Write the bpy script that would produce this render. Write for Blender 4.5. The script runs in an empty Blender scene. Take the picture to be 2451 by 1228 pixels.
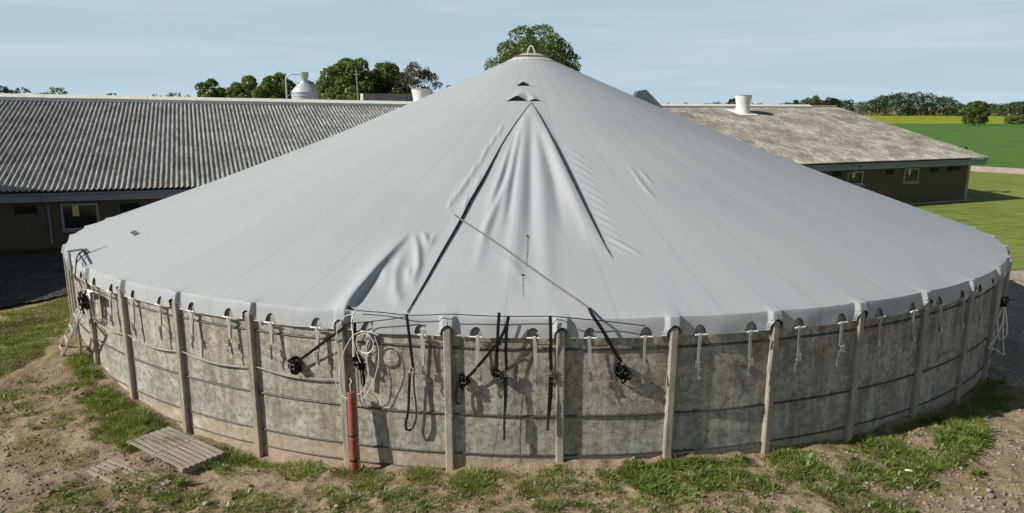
import bpy, bmesh, math, random
import numpy as np
from mathutils import Vector, Matrix, geometry
random.seed(7); rng = np.random.default_rng(11)
PI = math.pi
S = bpy.context.scene
COL = S.collection

# ------------------------------------------------------------------ camera
FPX, YAW, PITCH, ROLL = 1712.2916, -0.02486, 0.206614, 0.0026812
CAMP = np.array([0.0, 0.0, 6.0])
def cam_axes():
    cy, sy = math.cos(YAW), math.sin(YAW)
    f = np.array([sy*math.cos(PITCH), cy*math.cos(PITCH), -math.sin(PITCH)])
    r = np.array([cy, -sy, 0.0]); u = np.cross(r, f)
    r2 = r*math.cos(ROLL)+u*math.sin(ROLL); u2 = -r*math.sin(ROLL)+u*math.cos(ROLL)
    return r2, u2, f
CR, CU, CF = cam_axes()
cd = bpy.data.cameras.new('camera'); cam = bpy.data.objects.new('camera', cd); COL.objects.link(cam)
cd.sensor_width = 36.0; cd.lens = 36.0*FPX/2451.0; cd.clip_start = 0.1; cd.clip_end = 9000
m = Matrix.Identity(4)
for i in range(3):
    m[i][0], m[i][1], m[i][2], m[i][3] = CR[i], CU[i], -CF[i], CAMP[i]
cam.matrix_world = m
S.camera = cam

def ray(x, y):
    d = CF + CR*(x-1225.5)/FPX + CU*(614-y)/FPX
    return d/np.linalg.norm(d)
def at_z(x, y, z=0.0):
    d = ray(x, y); return CAMP + d*((z-CAMP[2])/d[2])
def at_y(x, y, Y):
    d = ray(x, y); return CAMP + d*(Y/d[1])
def at_dist(x, y, dist):
    d = ray(x, y); return CAMP + d*(dist/math.hypot(d[0], d[1]))

# ------------------------------------------------------------------ tank geometry
TD = 24.922; A0 = -2.32358; DA = 0.13175
def kang(k): return A0 + k*DA
N_POST = 48
# posts -6..17 keep the surveyed spacing, the rest share what is left of the circle
post_ang = {k: kang(k) for k in range(-6, 18)}
rest = (2*PI - 23*DA)/25.0
for k in range(18, 42): post_ang[k] = kang(17) + (k-17)*rest
ANG = np.array([post_ang[k] for k in range(-6, 42)])
TK = [0, .12, .3, .55, .8, 1]; ZK = [-.16, .397, 1.251, 2.506, 3.879, 5.014]
R_RIM, R_TOP, TILT = 13.885, 0.74, -0.0236
# smooth profile through the knots
def _prof():
    t = np.linspace(0, 1, 400); z = np.interp(t, TK, ZK)
    k = np.hanning(61); k /= k.sum()
    zp = np.concatenate([2*z[0]-z[30:0:-1], z, 2*z[-1]-z[-2:-32:-1]])
    return t, np.convolve(zp, k, 'valid')
PT, PZ = _prof()
def cone_z(x, y):
    r = np.hypot(x, y-TD); t = (R_RIM-r)/(R_RIM-R_TOP)
    return np.interp(t, PT, PZ) + 2.507 + (y-TD)*TILT*(1-np.clip(t, 0, 1))
def crease_z(th):
    return PZ[0] + 2.507 + R_RIM*np.sin(th)*TILT
def on_cone(x, y, lift=0.0):
    d = ray(x, y)
    ts = np.linspace(9, 45, 3601); P = CAMP[None] + ts[:, None]*d
    f = P[:, 2]-cone_z(P[:, 0], P[:, 1])-lift
    ok = (f < 0) & (np.hypot(P[:, 0], P[:, 1]-TD) < R_RIM+.1)
    if not ok.any():
        k = int(np.argmin(np.where(np.hypot(P[:, 0], P[:, 1]-TD) < R_RIM+.1, np.abs(f), 1e9)))
    else:
        k = int(np.argmax(ok))
    return P[k]
def on_cyl(x, y, r):
    d = ray(x, y); A = d[0]**2+d[1]**2; B = -2*TD*d[1]; Cc = TD*TD-r*r
    disc = max(B*B-4*A*Cc, 0); t = (-B-math.sqrt(disc))/(2*A)
    return CAMP + d*t
def polar(r, th, z): return np.array([r*math.cos(th), TD+r*math.sin(th), z])

# ------------------------------------------------------------------ noise in numpy
def _hash(ix, iy, seed):
    n = (ix.astype(np.int64)*374761393 + iy.astype(np.int64)*668265263 + seed*1442695041) & 0xffffffff
    n = ((n ^ (n >> 13))*1274126177) & 0xffffffff
    return ((n ^ (n >> 16)) & 0xffffff)/float(0xffffff)
def vnoise(x, y, seed=0):
    x = np.asarray(x, float); y = np.asarray(y, float)
    ix = np.floor(x); iy = np.floor(y); fx = x-ix; fy = y-iy
    fx = fx*fx*(3-2*fx); fy = fy*fy*(3-2*fy)
    a = _hash(ix, iy, seed); b = _hash(ix+1, iy, seed); c = _hash(ix, iy+1, seed); d = _hash(ix+1, iy+1, seed)
    return (a*(1-fx)+b*fx)*(1-fy)+(c*(1-fx)+d*fx)*fy
def fbm(x, y, oct=4, seed=0):
    s = 0; a = .5; t = 0
    for o in range(oct):
        s = s + a*vnoise(x*2**o, y*2**o, seed+o*17); t += a; a *= .5
    return s/t
def sstep(a, b, x):
    t = np.clip((x-a)/(b-a), 0, 1); return t*t*(3-2*t)

# ------------------------------------------------------------------ materials
class NT:
    def __init__(s, name):
        s.m = bpy.data.materials.new(name); s.m.use_nodes = True
        s.t = s.m.node_tree; s.n = s.t.nodes; s.l = s.t.links
        s.b = s.n['Principled BSDF']
    def node(s, typ, **kw):
        nd = s.n.new(typ)
        for k, v in kw.items(): setattr(nd, k, v)
        return nd
    def _set(s, sock, v):
        if v is None: return
        if hasattr(v, 'is_linked') or isinstance(v, bpy.types.NodeSocket): s.l.new(v, sock)
        elif isinstance(v, (tuple, list)) and len(v) == 3 and sock.type == 'RGBA': sock.default_value = (*v, 1)
        else: sock.default_value = v
    def obj(s): return s.node('ShaderNodeTexCoord').outputs['Object']
    def uv(s): return s.node('ShaderNodeTexCoord').outputs['UV']
    def rnd(s): return s.node('ShaderNodeObjectInfo').outputs['Random']
    def isl(s): return s.node('ShaderNodeNewGeometry').outputs['Random Per Island']
    def mapping(s, v, scale=(1, 1, 1), loc=(0, 0, 0), rot=(0, 0, 0)):
        nd = s.node('ShaderNodeMapping'); s._set(nd.inputs[0], v); nd.inputs['Scale'].default_value = scale
        nd.inputs['Location'].default_value = loc; nd.inputs['Rotation'].default_value = rot
        return nd.outputs[0]
    def noise(s, v, scale=5, detail=4, rough=.55, dist=0):
        nd = s.node('ShaderNodeTexNoise'); s._set(nd.inputs['Vector'], v)
        nd.inputs['Scale'].default_value = scale; nd.inputs['Detail'].default_value = detail
        nd.inputs['Roughness'].default_value = rough; nd.inputs['Distortion'].default_value = dist
        return nd.outputs['Fac']
    def voro(s, v, scale=5, out='Distance', feat='F1'):
        nd = s.node('ShaderNodeTexVoronoi'); nd.feature = feat; s._set(nd.inputs['Vector'], v)
        nd.inputs['Scale'].default_value = scale
        return nd.outputs[out]
    def ramp(s, f, *stops):
        nd = s.node('ShaderNodeValToRGB'); s._set(nd.inputs[0], f); cr = nd.color_ramp
        while len(cr.elements) < len(stops): cr.elements.new(.5)
        for e, (p, c) in zip(cr.elements, stops):
            e.position = p
            if not isinstance(c, (tuple, list)): c = (c, c, c)
            e.color = (*c, 1)
        return nd.outputs[0]
    def mix(s, f, a, b, typ='MIX'):
        nd = s.node('ShaderNodeMix', data_type='RGBA', blend_type=typ)
        s._set(nd.inputs[0], f); s._set(nd.inputs[6], a); s._set(nd.inputs[7], b)
        return nd.outputs[2]
    def math(s, op, a, b=None, c=None):
        nd = s.node('ShaderNodeMath', operation=op)
        s._set(nd.inputs[0], a); s._set(nd.inputs[1], b); s._set(nd.inputs[2], c)
        return nd.outputs[0]
    def sep(s, v):
        nd = s.node('ShaderNodeSeparateXYZ'); s._set(nd.inputs[0], v); return nd.outputs
    def comb(s, x, y, z=0):
        nd = s.node('ShaderNodeCombineXYZ'); s._set(nd.inputs[0], x); s._set(nd.inputs[1], y); s._set(nd.inputs[2], z); return nd.outputs[0]
    def bump(s, h, strength=.3, dist=.02, normal=None):
        nd = s.node('ShaderNodeBump'); s._set(nd.inputs['Height'], h)
        nd.inputs['Strength'].default_value = strength; nd.inputs['Distance'].default_value = dist
        if normal is not None: s._set(nd.inputs['Normal'], normal)
        return nd.outputs[0]
    def out(s, color=None, rough=.8, normal=None, metal=0, spec=.3):
        s._set(s.b.inputs['Base Color'], color); s._set(s.b.inputs['Roughness'], rough)
        s._set(s.b.inputs['Normal'], normal); s._set(s.b.inputs['Metallic'], metal)
        s.b.inputs['Specular IOR Level'].default_value = spec
        return s.m

def simple(name, col, rough=.6, metal=0, var=.12, scale=12, bump=.1, spec=.3, bdist=.01):
    t = NT(name); o = t.obj(); n = t.noise(o, scale, 5)
    lo = tuple(c*(1-var) for c in col); hi = tuple(min(1, c*(1+var)) for c in col)
    c = t.ramp(n, (.3, lo), (.7, hi))
    return t.out(c, rough, t.bump(t.noise(o, scale*6, 3), bump, bdist), metal, spec)

MAT = {}
def build_materials():
    # ---- PVC membrane: UV = (panel number, radius)
    t = NT('cover_fabric'); uv = t.uv(); x, y, _ = t.sep(uv); o = t.obj()
    fr = t.math('FRACT', x)
    d = t.math('MULTIPLY', t.math('ABSOLUTE', t.math('SUBTRACT', fr, .5)), t.math('MULTIPLY', y, .1309))
    seam = t.math('LESS_THAN', d, .009)
    fr2 = t.math('FRACT', t.math('ADD', x, .31))
    d2 = t.math('MULTIPLY', t.math('ABSOLUTE', t.math('SUBTRACT', fr2, .5)), t.math('MULTIPLY', y, .1309))
    seam2 = t.math('LESS_THAN', d2, .006)
    brk = t.ramp(t.noise(t.comb(x, t.math('MULTIPLY', y, .35)), 1.7, 3), (.47, 0), (.6, 1))
    seam = t.math('MAXIMUM', t.math('MULTIPLY', seam, .25), t.math('MULTIPLY', t.math('MULTIPLY', seam2, brk), .2))
    big = t.noise(o, .35, 4); rad = t.noise(t.comb(t.math('MULTIPLY', x, 3.0), t.math('MULTIPLY', y, .25)), 1.0, 5, .6)
    fine = t.noise(o, 9, 5, .6)
    c = t.ramp(big, (.3, (.335, .362, .388)), (.7, (.372, .395, .412)))
    c = t.mix(t.math('MULTIPLY', t.ramp(rad, (.4, 0), (.7, 1)), .34), c, (.36, .375, .365), 'MIX')
    c = t.mix(t.math('MULTIPLY', t.ramp(fine, (.56, 0), (.72, 1)), .16), c, (.29, .30, .285))
    spot = t.ramp(t.voro(o, 3.3), (.025, 1), (.05, 0))
    c = t.mix(t.math('MULTIPLY', t.math('MULTIPLY', spot, t.ramp(fine, (.45, 0), (.55, 1))), .5), c, (.14, .14, .13))
    band = t.math('LESS_THAN', t.math('ABSOLUTE', t.math('SUBTRACT', d, .035)), .026); c = t.mix(t.math('MULTIPLY', band, .12), c, (.30, .32, .34)); c = t.mix(t.math('MULTIPLY', t.ramp(t.noise(t.comb(t.math('FLOOR', t.math('ADD', x, .5)), 3.3), 5.1, 0), (.35, 0), (.65, 1)), .14), c, (.30, .31, .32)); c = t.mix(seam, c, (.12, .13, .15))
    h = t.math('ADD', t.math('MULTIPLY', t.noise(t.comb(t.math('MULTIPLY', x, 6), t.math('MULTIPLY', y, 1.2)), 1.0, 3), .5), t.math('MULTIPLY', t.noise(o, 2.2, 3), .8))
    MAT['cover'] = t.out(c, t.ramp(fine, (.3, .42), (.7, .55)), t.bump(h, .14, .05), 0, .28)
    # ---- precast concrete wall: UV = (metres along, height)
    t = NT('wall_concrete'); uv = t.uv(); x, z, _ = t.sep(uv); rn = t.rnd()
    off = t.comb(t.math('MULTIPLY', rn, 37.0), t.math('MULTIPLY', rn, 11.0)); va = t.node('ShaderNodeVectorMath', operation='ADD')
    t._set(va.inputs[0], uv); t._set(va.inputs[1], off); p = va.outputs[0]
    n1 = t.noise(p, 2.3, 6, .6); n2 = t.noise(p, 9, 6, .65); px_, pz_, _ = t.sep(p)
    strk = t.noise(t.comb(t.math('MULTIPLY', px_, 5.0), t.math('MULTIPLY', pz_, .45)), 1.0, 5, .6)
    v = t.node('ShaderNodeTexVoronoi'); t._set(v.inputs['Vector'], p); v.inputs['Scale'].default_value = 72
    cell = t.sep(v.outputs['Color'])[0]; vd = v.outputs['Distance']
    c = t.ramp(n1, (.28, (.235, .226, .204)), (.5, (.365, .35, .315)), (.75, (.52, .50, .45)))
    c = t.mix(t.ramp(n2, (.38, .75), (.56, 0)), c, (.16, .147, .122))
    c = t.mix(t.math('MULTIPLY', t.ramp(strk, (.52, 0), (.66, 1)), .5), c, (.12, .113, .098))
    c = t.mix(t.math('MULTIPLY', t.ramp(strk, (.36, 1), (.43, 0)), .5), c, (.52, .49, .43))
    agg = t.ramp(cell, (.2, (.62, .60, .56)), (.6, (1, 1, 1)), (.95, (1.5, 1.48, 1.42)))
    up = t.ramp(z, (.9, 0.45), (1.0, 1)); up.node.color_ramp.elements[0].position = .30
    up.node.color_ramp.elements[1].position = .42
    zz = t.math('MULTIPLY', t.math('ADD', z, .3), .357)
    for l in list(up.node.inputs[0].links): t.l.remove(l)
    t._set(up.node.inputs[0], zz)
    c = t.mix(t.math('MULTIPLY', up, .5), c, t.mix(1.0, c, agg, 'MULTIPLY'))
    rust = t.math('MULTIPLY', t.ramp(t.noise(t.comb(t.math('MULTIPLY', px_, 2.4), t.math('MULTIPLY', pz_, .3)), 1.0, 3), (.55, 0), (.7, 1)), .5)
    c = t.mix(rust, c, (.19, .12, .062))
    low = t.math('ADD', zz, t.math('MULTIPLY', t.math('SUBTRACT', n1, .5), .16))
    c = t.mix(t.math('MULTIPLY', t.ramp(low, (.14, 1), (.24, 0)), .8), c, t.ramp(n2, (.3, (.33, .25, .17)), (.7, (.47, .38, .28))))
    lime = t.math('MULTIPLY', t.ramp(t.noise(p, 1.3, 5, .7), (.56, 0), (.66, 1)), t.ramp(low, (.2, 1), (.6, .25)))
    c = t.mix(t.math('MULTIPLY', lime, .75), c, (.56, .54, .49))
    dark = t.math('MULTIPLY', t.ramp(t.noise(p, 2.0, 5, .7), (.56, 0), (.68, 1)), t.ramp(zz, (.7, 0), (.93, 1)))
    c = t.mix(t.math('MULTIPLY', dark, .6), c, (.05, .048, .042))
    for zc_, wd_, st_ in ((2.15, .026, .6), (.99, .022, .65), (.29, .018, .5)):  # dark line painted under each hoop cable to strengthen its shadow
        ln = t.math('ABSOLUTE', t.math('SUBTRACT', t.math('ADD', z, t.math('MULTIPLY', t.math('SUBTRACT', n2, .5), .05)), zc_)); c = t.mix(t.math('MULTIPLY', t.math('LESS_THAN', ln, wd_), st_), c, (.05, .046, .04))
    hh = t.math('ADD', t.math('MULTIPLY', t.math('MULTIPLY', t.math('SUBTRACT', 1.0, vd), up), .7), t.math('MULTIPLY', n2, .9))
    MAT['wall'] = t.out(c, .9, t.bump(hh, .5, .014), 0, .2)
    # ---- posts
    t = NT('post_concrete'); o = t.obj(); n1 = t.noise(o, 3, 6, .65); v = t.voro(o, 120, 'Color'); cell = t.sep(v)[0]
    c = t.ramp(n1, (.3, (.25, .232, .198)), (.7, (.40, .375, .32)))
    c = t.mix(.7, c, t.mix(1.0, c, t.ramp(cell, (.2, .6), (.6, 1), (.95, 1.5)), 'MULTIPLY'))
    _, _, z = t.sep(o)
    c = t.mix(t.ramp(t.math('ADD', z, t.math('MULTIPLY', n1, .5)), (.35, .8), (.75, 0)), c, (.43, .34, .24))
    st = t.noise(t.mapping(o, (9, 9, .8)), 1, 4)
    c = t.mix(t.math('MULTIPLY', t.ramp(st, (.52, 0), (.65, 1)), .5), c, (.09, .085, .07))
    MAT['post'] = t.out(c, .9, t.bump(t.math('ADD', t.noise(o, 40, 4), cell), .35, .012), 0, .2)
    # ---- soil
    t = NT('soil'); o = t.obj(); n1 = t.noise(o, .55, 6, .6); n2 = t.noise(o, 4.5, 7, .7); n3 = t.noise(o, 26, 5, .7)
    c = t.ramp(n1, (.33, (.235, .172, .112)), (.52, (.345, .262, .175)), (.7, (.43, .34, .24)))
    c = t.mix(t.math('MULTIPLY', t.ramp(n2, (.36, 1), (.50, 0)), .78), c, (.12, .092, .066))
    c = t.mix(t.math('MULTIPLY', t.ramp(n3, (.5, 0), (.75, 1)), .45), c, (.42, .335, .25))
    v = t.node('ShaderNodeTexVoronoi'); t._set(v.inputs['Vector'], o); v.inputs['Scale'].default_value = 24
    peb = t.math('MULTIPLY', t.ramp(v.outputs['Distance'], (.2, 1), (.33, 0)), t.ramp(t.sep(v.outputs['Color'])[0], (.62, 0), (.66, 1)))
    c = t.mix(t.math('MULTIPLY', peb, .7), c, t.ramp(t.sep(v.outputs['Color'])[1], (.2, (.17, .15, .125)), (.8, (.5, .45, .37))))
    dry = t.math('MULTIPLY', t.ramp(t.noise(o, .9, 5), (.50, 0), (.64, 1)), .6)
    c = t.mix(dry, c, t.ramp(n3, (.3, (.12, .12, .035)), (.7, (.25, .22, .085))))
    h = t.math('ADD', t.math('ADD', t.math('MULTIPLY', n2, 1.4), t.math('MULTIPLY', n3, .6)), t.math('MULTIPLY', peb, .5))
    MAT['soil'] = t.out(c, .95, t.bump(h, 1.0, .06), 0, .12)
    # ---- gravel
    def gravel(name, lo, hi, sc):
        t = NT(name); o = t.obj(); v = t.node('ShaderNodeTexVoronoi'); t._set(v.inputs['Vector'], o); v.inputs['Scale'].default_value = sc
        k = t.sep(v.outputs['Color'])[0]; n = t.noise(o, 1.1, 5)
        c = t.ramp(k, (.1, lo), (.75, hi), (1, tuple(min(1, q*1.5) for q in hi)))
        c = t.mix(t.ramp(n, (.4, .5), (.65, 0)), c, tuple(q*.62 for q in lo))
        return t.out(c, .92, t.bump(t.math('SUBTRACT', 1.0, v.outputs['Distance']), .9, .03), 0, .2)
    MAT['yard'] = gravel('yard_gravel', (.03, .03, .031), (.085, .085, .086), 17)
    MAT['gravel'] = gravel('path_gravel', (.23, .205, .17), (.42, .385, .33), 21)
    MAT['track'] = gravel('track_sand', (.40, .33, .25), (.52, .45, .36), 3)
    # ---- lawn and fields
    def green(name, a, b, c3, s1, stretch=(1, 1, 1), rot=0, bs=.6):
        t = NT(name); o = t.mapping(t.obj(), stretch, (0, 0, 0), (0, 0, rot)); n = t.noise(o, s1, 6, .65); n2 = t.noise(o, s1*7, 5, .7)
        n4 = t.noise(t.obj(), .09, 4)
        c = t.ramp(n, (.38, a), (.62, b)); c = t.mix(t.math('MULTIPLY', t.ramp(n2, (.46, 0), (.62, 1)), .7), c, c3); c = t.mix(t.math('MULTIPLY', t.ramp(t.noise(o, s1*2.6, 4), (.52, 0), (.62, 1)), .55), c, tuple(q*.6 for q in a))
        c = t.mix(t.math('MULTIPLY', t.ramp(n4, (.42, 0), (.62, 1)), .45), c, t.mix(.5, b, c3))
        return t.out(c, .95, t.bump(n2, bs, .06), 0, .1)
    MAT['lawn'] = green('lawn_grass', (.108, .15, .028), (.18, .225, .044), (.26, .27, .10), .55, (.5, 2.2, 1), .42, .9)
    MAT['crop'] = green('crop_green', (.056, .135, .024), (.075, .165, .032), (.10, .18, .045), .25, (.3, 1.2, 1), .1, .3)
    MAT['rape'] = green('flowering_field', (.20, .23, .018), (.29, .31, .026), (.14, .19, .03), .12, (.15, .9, 1), 0, .4)
    MAT['bank'] = green('bank_grass', (.075, .1, .02), (.15, .16, .035), (.27, .2, .09), 2.2)
    # ---- fibre cement roofs : UV = (along, up)
    def roof(name, base, lo, hi, moss, white, whs):
        t = NT(name); uv = t.uv(); x, y, _ = t.sep(uv); n1 = t.noise(uv, .5, 5, .6); n2 = t.noise(uv, 7, 6, .7)
        n3 = t.noise(t.comb(t.math('MULTIPLY', x, 9.0), t.math('MULTIPLY', y, 1.3)), 1.0, 5, .7)
        c = t.ramp(n2, (.25, lo), (.5, base), (.75, hi))
        c = t.mix(t.math('MULTIPLY', t.ramp(n3, (.4, 1), (.55, 0)), .6), c, moss)
        wh = t.math('MULTIPLY', t.ramp(n1, (.40, 0), (.58, 1)), t.ramp(n3, (.38, .0), (.6, 1)))
        c = t.mix(t.math('MULTIPLY', wh, whs), c, white)
        sh = t.noise(t.comb(t.math('FLOOR', t.math('MULTIPLY', x, 1.15)), t.math('FLOOR', t.math('MULTIPLY', y, .9))), 7.3, 0)
        c = t.mix(1.0, c, t.ramp(sh, (.25, .8), (.75, 1.12)), 'MULTIPLY')
        return t.out(c, .95, t.bump(t.math('ADD', n2, t.noise(uv, 30, 3)), .5, .015), 0, .12)
    MAT['roof_l'] = roof('fibre_cement_grey', (.33, .325, .305), (.15, .147, .138), (.47, .465, .44), (.085, .083, .07), (.34, .37, .38), .35)
    MAT['roof_r'] = roof('fibre_cement_bleached', (.225, .212, .185), (.135, .124, .104), (.32, .308, .275), (.115, .107, .088), (.49, .48, .45), .75)
    MAT['roof_d'] = roof('fibre_cement_dark', (.06, .06, .064), (.035, .035, .037), (.09, .09, .095), (.05, .05, .045), (.2, .2, .2), .2)
    MAT['cap'] = simple('ridge_cap_cream', (.60, .585, .54), .7, 0, .1, 3, .1)
    # ---- brick
    t = NT('yellow_brick'); o = t.obj(); x, y, z = t.sep(o)
    b = t.node('ShaderNodeTexBrick'); t._set(b.inputs['Vector'], t.comb(t.math('ADD', x, y), z)); b.inputs['Scale'].default_value = 4.2
    b.inputs['Color1'].default_value = (.075, .056, .037, 1); b.inputs['Color2'].default_value = (.125, .094, .062, 1)
    b.inputs['Mortar'].default_value = (.13, .125, .11, 1); b.inputs['Mortar Size'].default_value = .018
    n = t.noise(o, 1.2, 5); c = t.mix(t.ramp(n, (.4, .55), (.65, 0)), b.outputs['Color'], (.12, .095, .065))
    MAT['brick'] = t.out(c, .92, t.bump(b.outputs['Fac'], .4, .01), 0, .15)
    # ---- glass, metals, plastics
    t = NT('window_glass'); t.b.inputs['Alpha'].default_value = .55
    MAT['glass'] = t.out((.02, .024, .026), .06, None, 0, .6)
    MAT['dark'] = simple('dark_interior', (.012, .012, .012), .9, 0, .1)
    MAT['pane_reflection'] = simple('yellow_reflection', (.55, .46, .13), .7)  # solid yellow for the reflection painted on the barn windows
    MAT['trim'] = simple('grey_blue_trim', (.20, .24, .27), .55, 0, .1, 5)
    MAT['frame'] = simple('window_frame_grey', (.27, .29, .31), .5, 0, .08, 6)
    MAT['white'] = simple('white_plastic', (.74, .75, .74), .5, 0, .06, 5)
    MAT['webb'] = simple('white_webbing', (.36, .365, .36), .75, 0, .15, 40, .2)
    MAT['black'] = simple('black_webbing', (.012, .012, .014), .7, 0, .25, 40, .3, .15)
    MAT['beige'] = simple('faded_webbing', (.18, .176, .16), .8, 0, .15, 15, .2)
    MAT['steel'] = simple('zinc_steel', (.42, .41, .39), .38, .8, .15, 30)
    MAT['dsteel'] = simple('dull_steel', (.19, .18, .165), .5, .7, .2, 30)
    MAT['galv'] = simple('galvanised_sheet', (.52, .54, .56), .45, .35, .12, 3)
    MAT['alu'] = simple('aluminium', (.62, .62, .60), .4, .6, .1, 20)
    MAT['cablemat'] = simple('steel_cable', (.10, .095, .088), .6, .5, .3, 20)
    MAT['conduit'] = simple('grey_conduit', (.31, .31, .29), .5, 0, .15, 9)
    MAT['rope'] = simple('white_cord', (.70, .69, .64), .7, 0, .08, 40)
    t = NT('red_plastic_pipe'); o = t.obj(); n = t.noise(o, 7, 5); c = t.ramp(n, (.35, (.235, .06, .04)), (.7, (.33, .10, .068)))
    c = t.mix(t.math('MULTIPLY', t.ramp(t.noise(o, 20, 4), (.5, 0), (.75, 1)), .4), c, (.36, .20, .15)); MAT['red'] = t.out(c, .55, None, 0, .3)
    t = NT('weathered_board'); uv = t.obj(); n = t.noise(t.mapping(uv, (1.5, 22, 22)), 1, 5, .65); n2 = t.noise(uv, 3.5, 5)
    c = t.ramp(n, (.3, (.19, .168, .138)), (.7, (.38, .345, .29))); c = t.mix(t.ramp(n2, (.45, 0), (.7, .6)), c, (.32, .25, .175))
    MAT['wood'] = t.out(c, .9, t.bump(n, .4, .01), 0, .15)
    MAT['polewood'] = simple('grey_pole_wood', (.30, .26, .21), .85, 0, .2, 8)
    t = NT('grey_patch'); n = t.noise(t.obj(), 9, 4); MAT['patch'] = t.out(t.ramp(n, (.3, (.065, .07, .062)), (.7, (.105, .108, .095))), .7)
    t = NT('rust_stain'); a = t.noise(t.obj(), 11, 5); t._set(t.b.inputs['Alpha'], t.ramp(a, (.35, .05), (.7, .6))); MAT['rust'] = t.out((.22, .15, .09), .85)
    # ---- leaves / grass / bark / stones
    def leaf(name, a, b, c3, tr=.45):
        t = NT(name); i = t.isl(); n = t.noise(t.obj(), .9, 3)
        c = t.ramp(i, (0, a), (.55, b), (1, c3)); c = t.mix(t.ramp(n, (.35, .35), (.65, 0)), c, a)
        d = t.node('ShaderNodeBsdfDiffuse'); tl = t.node('ShaderNodeBsdfTranslucent'); gl = t.node('ShaderNodeBsdfGlossy')
        t._set(d.inputs[0], c); t._set(tl.inputs[0], t.mix(.5, c, (c3[0]*1.4, c3[1]*1.5, c3[2]))); gl.inputs['Roughness'].default_value = .45
        ms = t.node('ShaderNodeMixShader'); ms.inputs[0].default_value = tr; t.l.new(d.outputs[0], ms.inputs[1]); t.l.new(tl.outputs[0], ms.inputs[2])
        m2 = t.node('ShaderNodeMixShader'); m2.inputs[0].default_value = .05; t.l.new(ms.outputs[0], m2.inputs[1]); t.l.new(gl.outputs[0], m2.inputs[2])
        t.l.new(m2.outputs[0], t.n['Material Output'].inputs[0]); return t.m
    MAT['leaf_oak'] = leaf('leaf_deep_green', (.040, .074, .012), (.088, .142, .021), (.18, .225, .042))
    MAT['leaf_mid'] = leaf('leaf_mid_green', (.055, .095, .015), (.11, .165, .025), (.21, .255, .05))
    MAT['leaf_brown'] = leaf('leaf_bronze', (.040, .040, .016), (.085, .074, .032), (.15, .115, .06))
    MAT['leaf_dark'] = leaf('leaf_dark_conifer', (.012, .020, .010), (.022, .034, .014), (.04, .052, .02), .15)
    MAT['leaf_pale'] = leaf('leaf_pale_grey_green', (.075, .088, .036), (.12, .135, .06), (.17, .18, .085))
    MAT['leaf_far'] = leaf('leaf_far_wood', (.026, .048, .016), (.042, .068, .022), (.06, .09, .03), .25)
    MAT['grass'] = leaf('grass_blade', (.085, .15, .016), (.16, .235, .03), (.30, .32, .065), .4)
    MAT['dry'] = leaf('dry_grass_blade', (.11, .09, .035), (.19, .155, .07), (.30, .245, .13), .3)
    MAT['weed'] = leaf('weed_leaf', (.075, .145, .02), (.135, .225, .032), (.22, .30, .06), .4)
    MAT['bark'] = simple('bark', (.085, .07, .055), .95, 0, .3, 6, .5)
    t = NT('field_stone'); r = t.rnd(); i = t.isl(); n = t.noise(t.obj(), 14, 5)
    c = t.ramp(i, (0, (.14, .115, .088)), (.5, (.245, .20, .153)), (1, (.37, .32, .265))); c = t.mix(t.ramp(n, (.4, .4), (.6, 0)), c, (.16, .135, .105))
    MAT['stone'] = t.out(c, .9, t.bump(n, .4, .01), 0, .2)
    t = NT('white_stone'); n = t.noise(t.obj(), 9, 5); MAT['wstone'] = t.out(t.ramp(n, (.35, (.27, .225, .17)), (.7, (.46, .42, .36))), .85, t.bump(n, .4, .02))
    MAT['plaster'] = simple('hall_cladding', (.4, .41, .41), .7, 0, .08, 2)
build_materials()

# ------------------------------------------------------------------ mesh building
def tag(o, label=None, cat=None, group=None, kind=None):
    if label: o['label'] = label
    if cat: o['category'] = cat
    if group: o['group'] = group
    if kind: o['kind'] = kind
    return o
def empty(name, loc=(0, 0, 0), rz=0.0):
    o = bpy.data.objects.new(name, None); COL.objects.link(o); o.location = loc; o.rotation_euler = (0, 0, rz); o.empty_display_size = .2
    return o
def np_obj(name, V, F, mat, parent=None, smooth=False, uv=None):
    """F: (n,4) or (n,3) int array, or list of lists"""
    me = bpy.data.meshes.new(name); V = np.asarray(V, np.float32)
    if isinstance(F, np.ndarray):
        n, k = F.shape
        me.vertices.add(len(V)); me.vertices.foreach_set('co', V.ravel())
        me.loops.add(n*k); me.loops.foreach_set('vertex_index', F.astype(np.int32).ravel())
        me.polygons.add(n); me.polygons.foreach_set('loop_start', np.arange(0, n*k, k, dtype=np.int32))
        me.update(calc_edges=True)
    else:
        me.from_pydata([tuple(map(float, v)) for v in V], [], F)
        me.update()
    if uv is not None:
        ul = me.uv_layers.new(name='UVMap'); li = np.zeros(len(me.loops), np.int32); me.loops.foreach_get('vertex_index', li)
        ul.data.foreach_set('uv', np.asarray(uv, np.float32)[li].ravel())
    if smooth: me.polygons.foreach_set('use_smooth', np.ones(len(me.polygons), bool))
    me.validate()
    me.materials.append(mat)
    o = bpy.data.objects.new(name, me); COL.objects.link(o)
    if parent is not None: o.parent = parent
    return o
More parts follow.
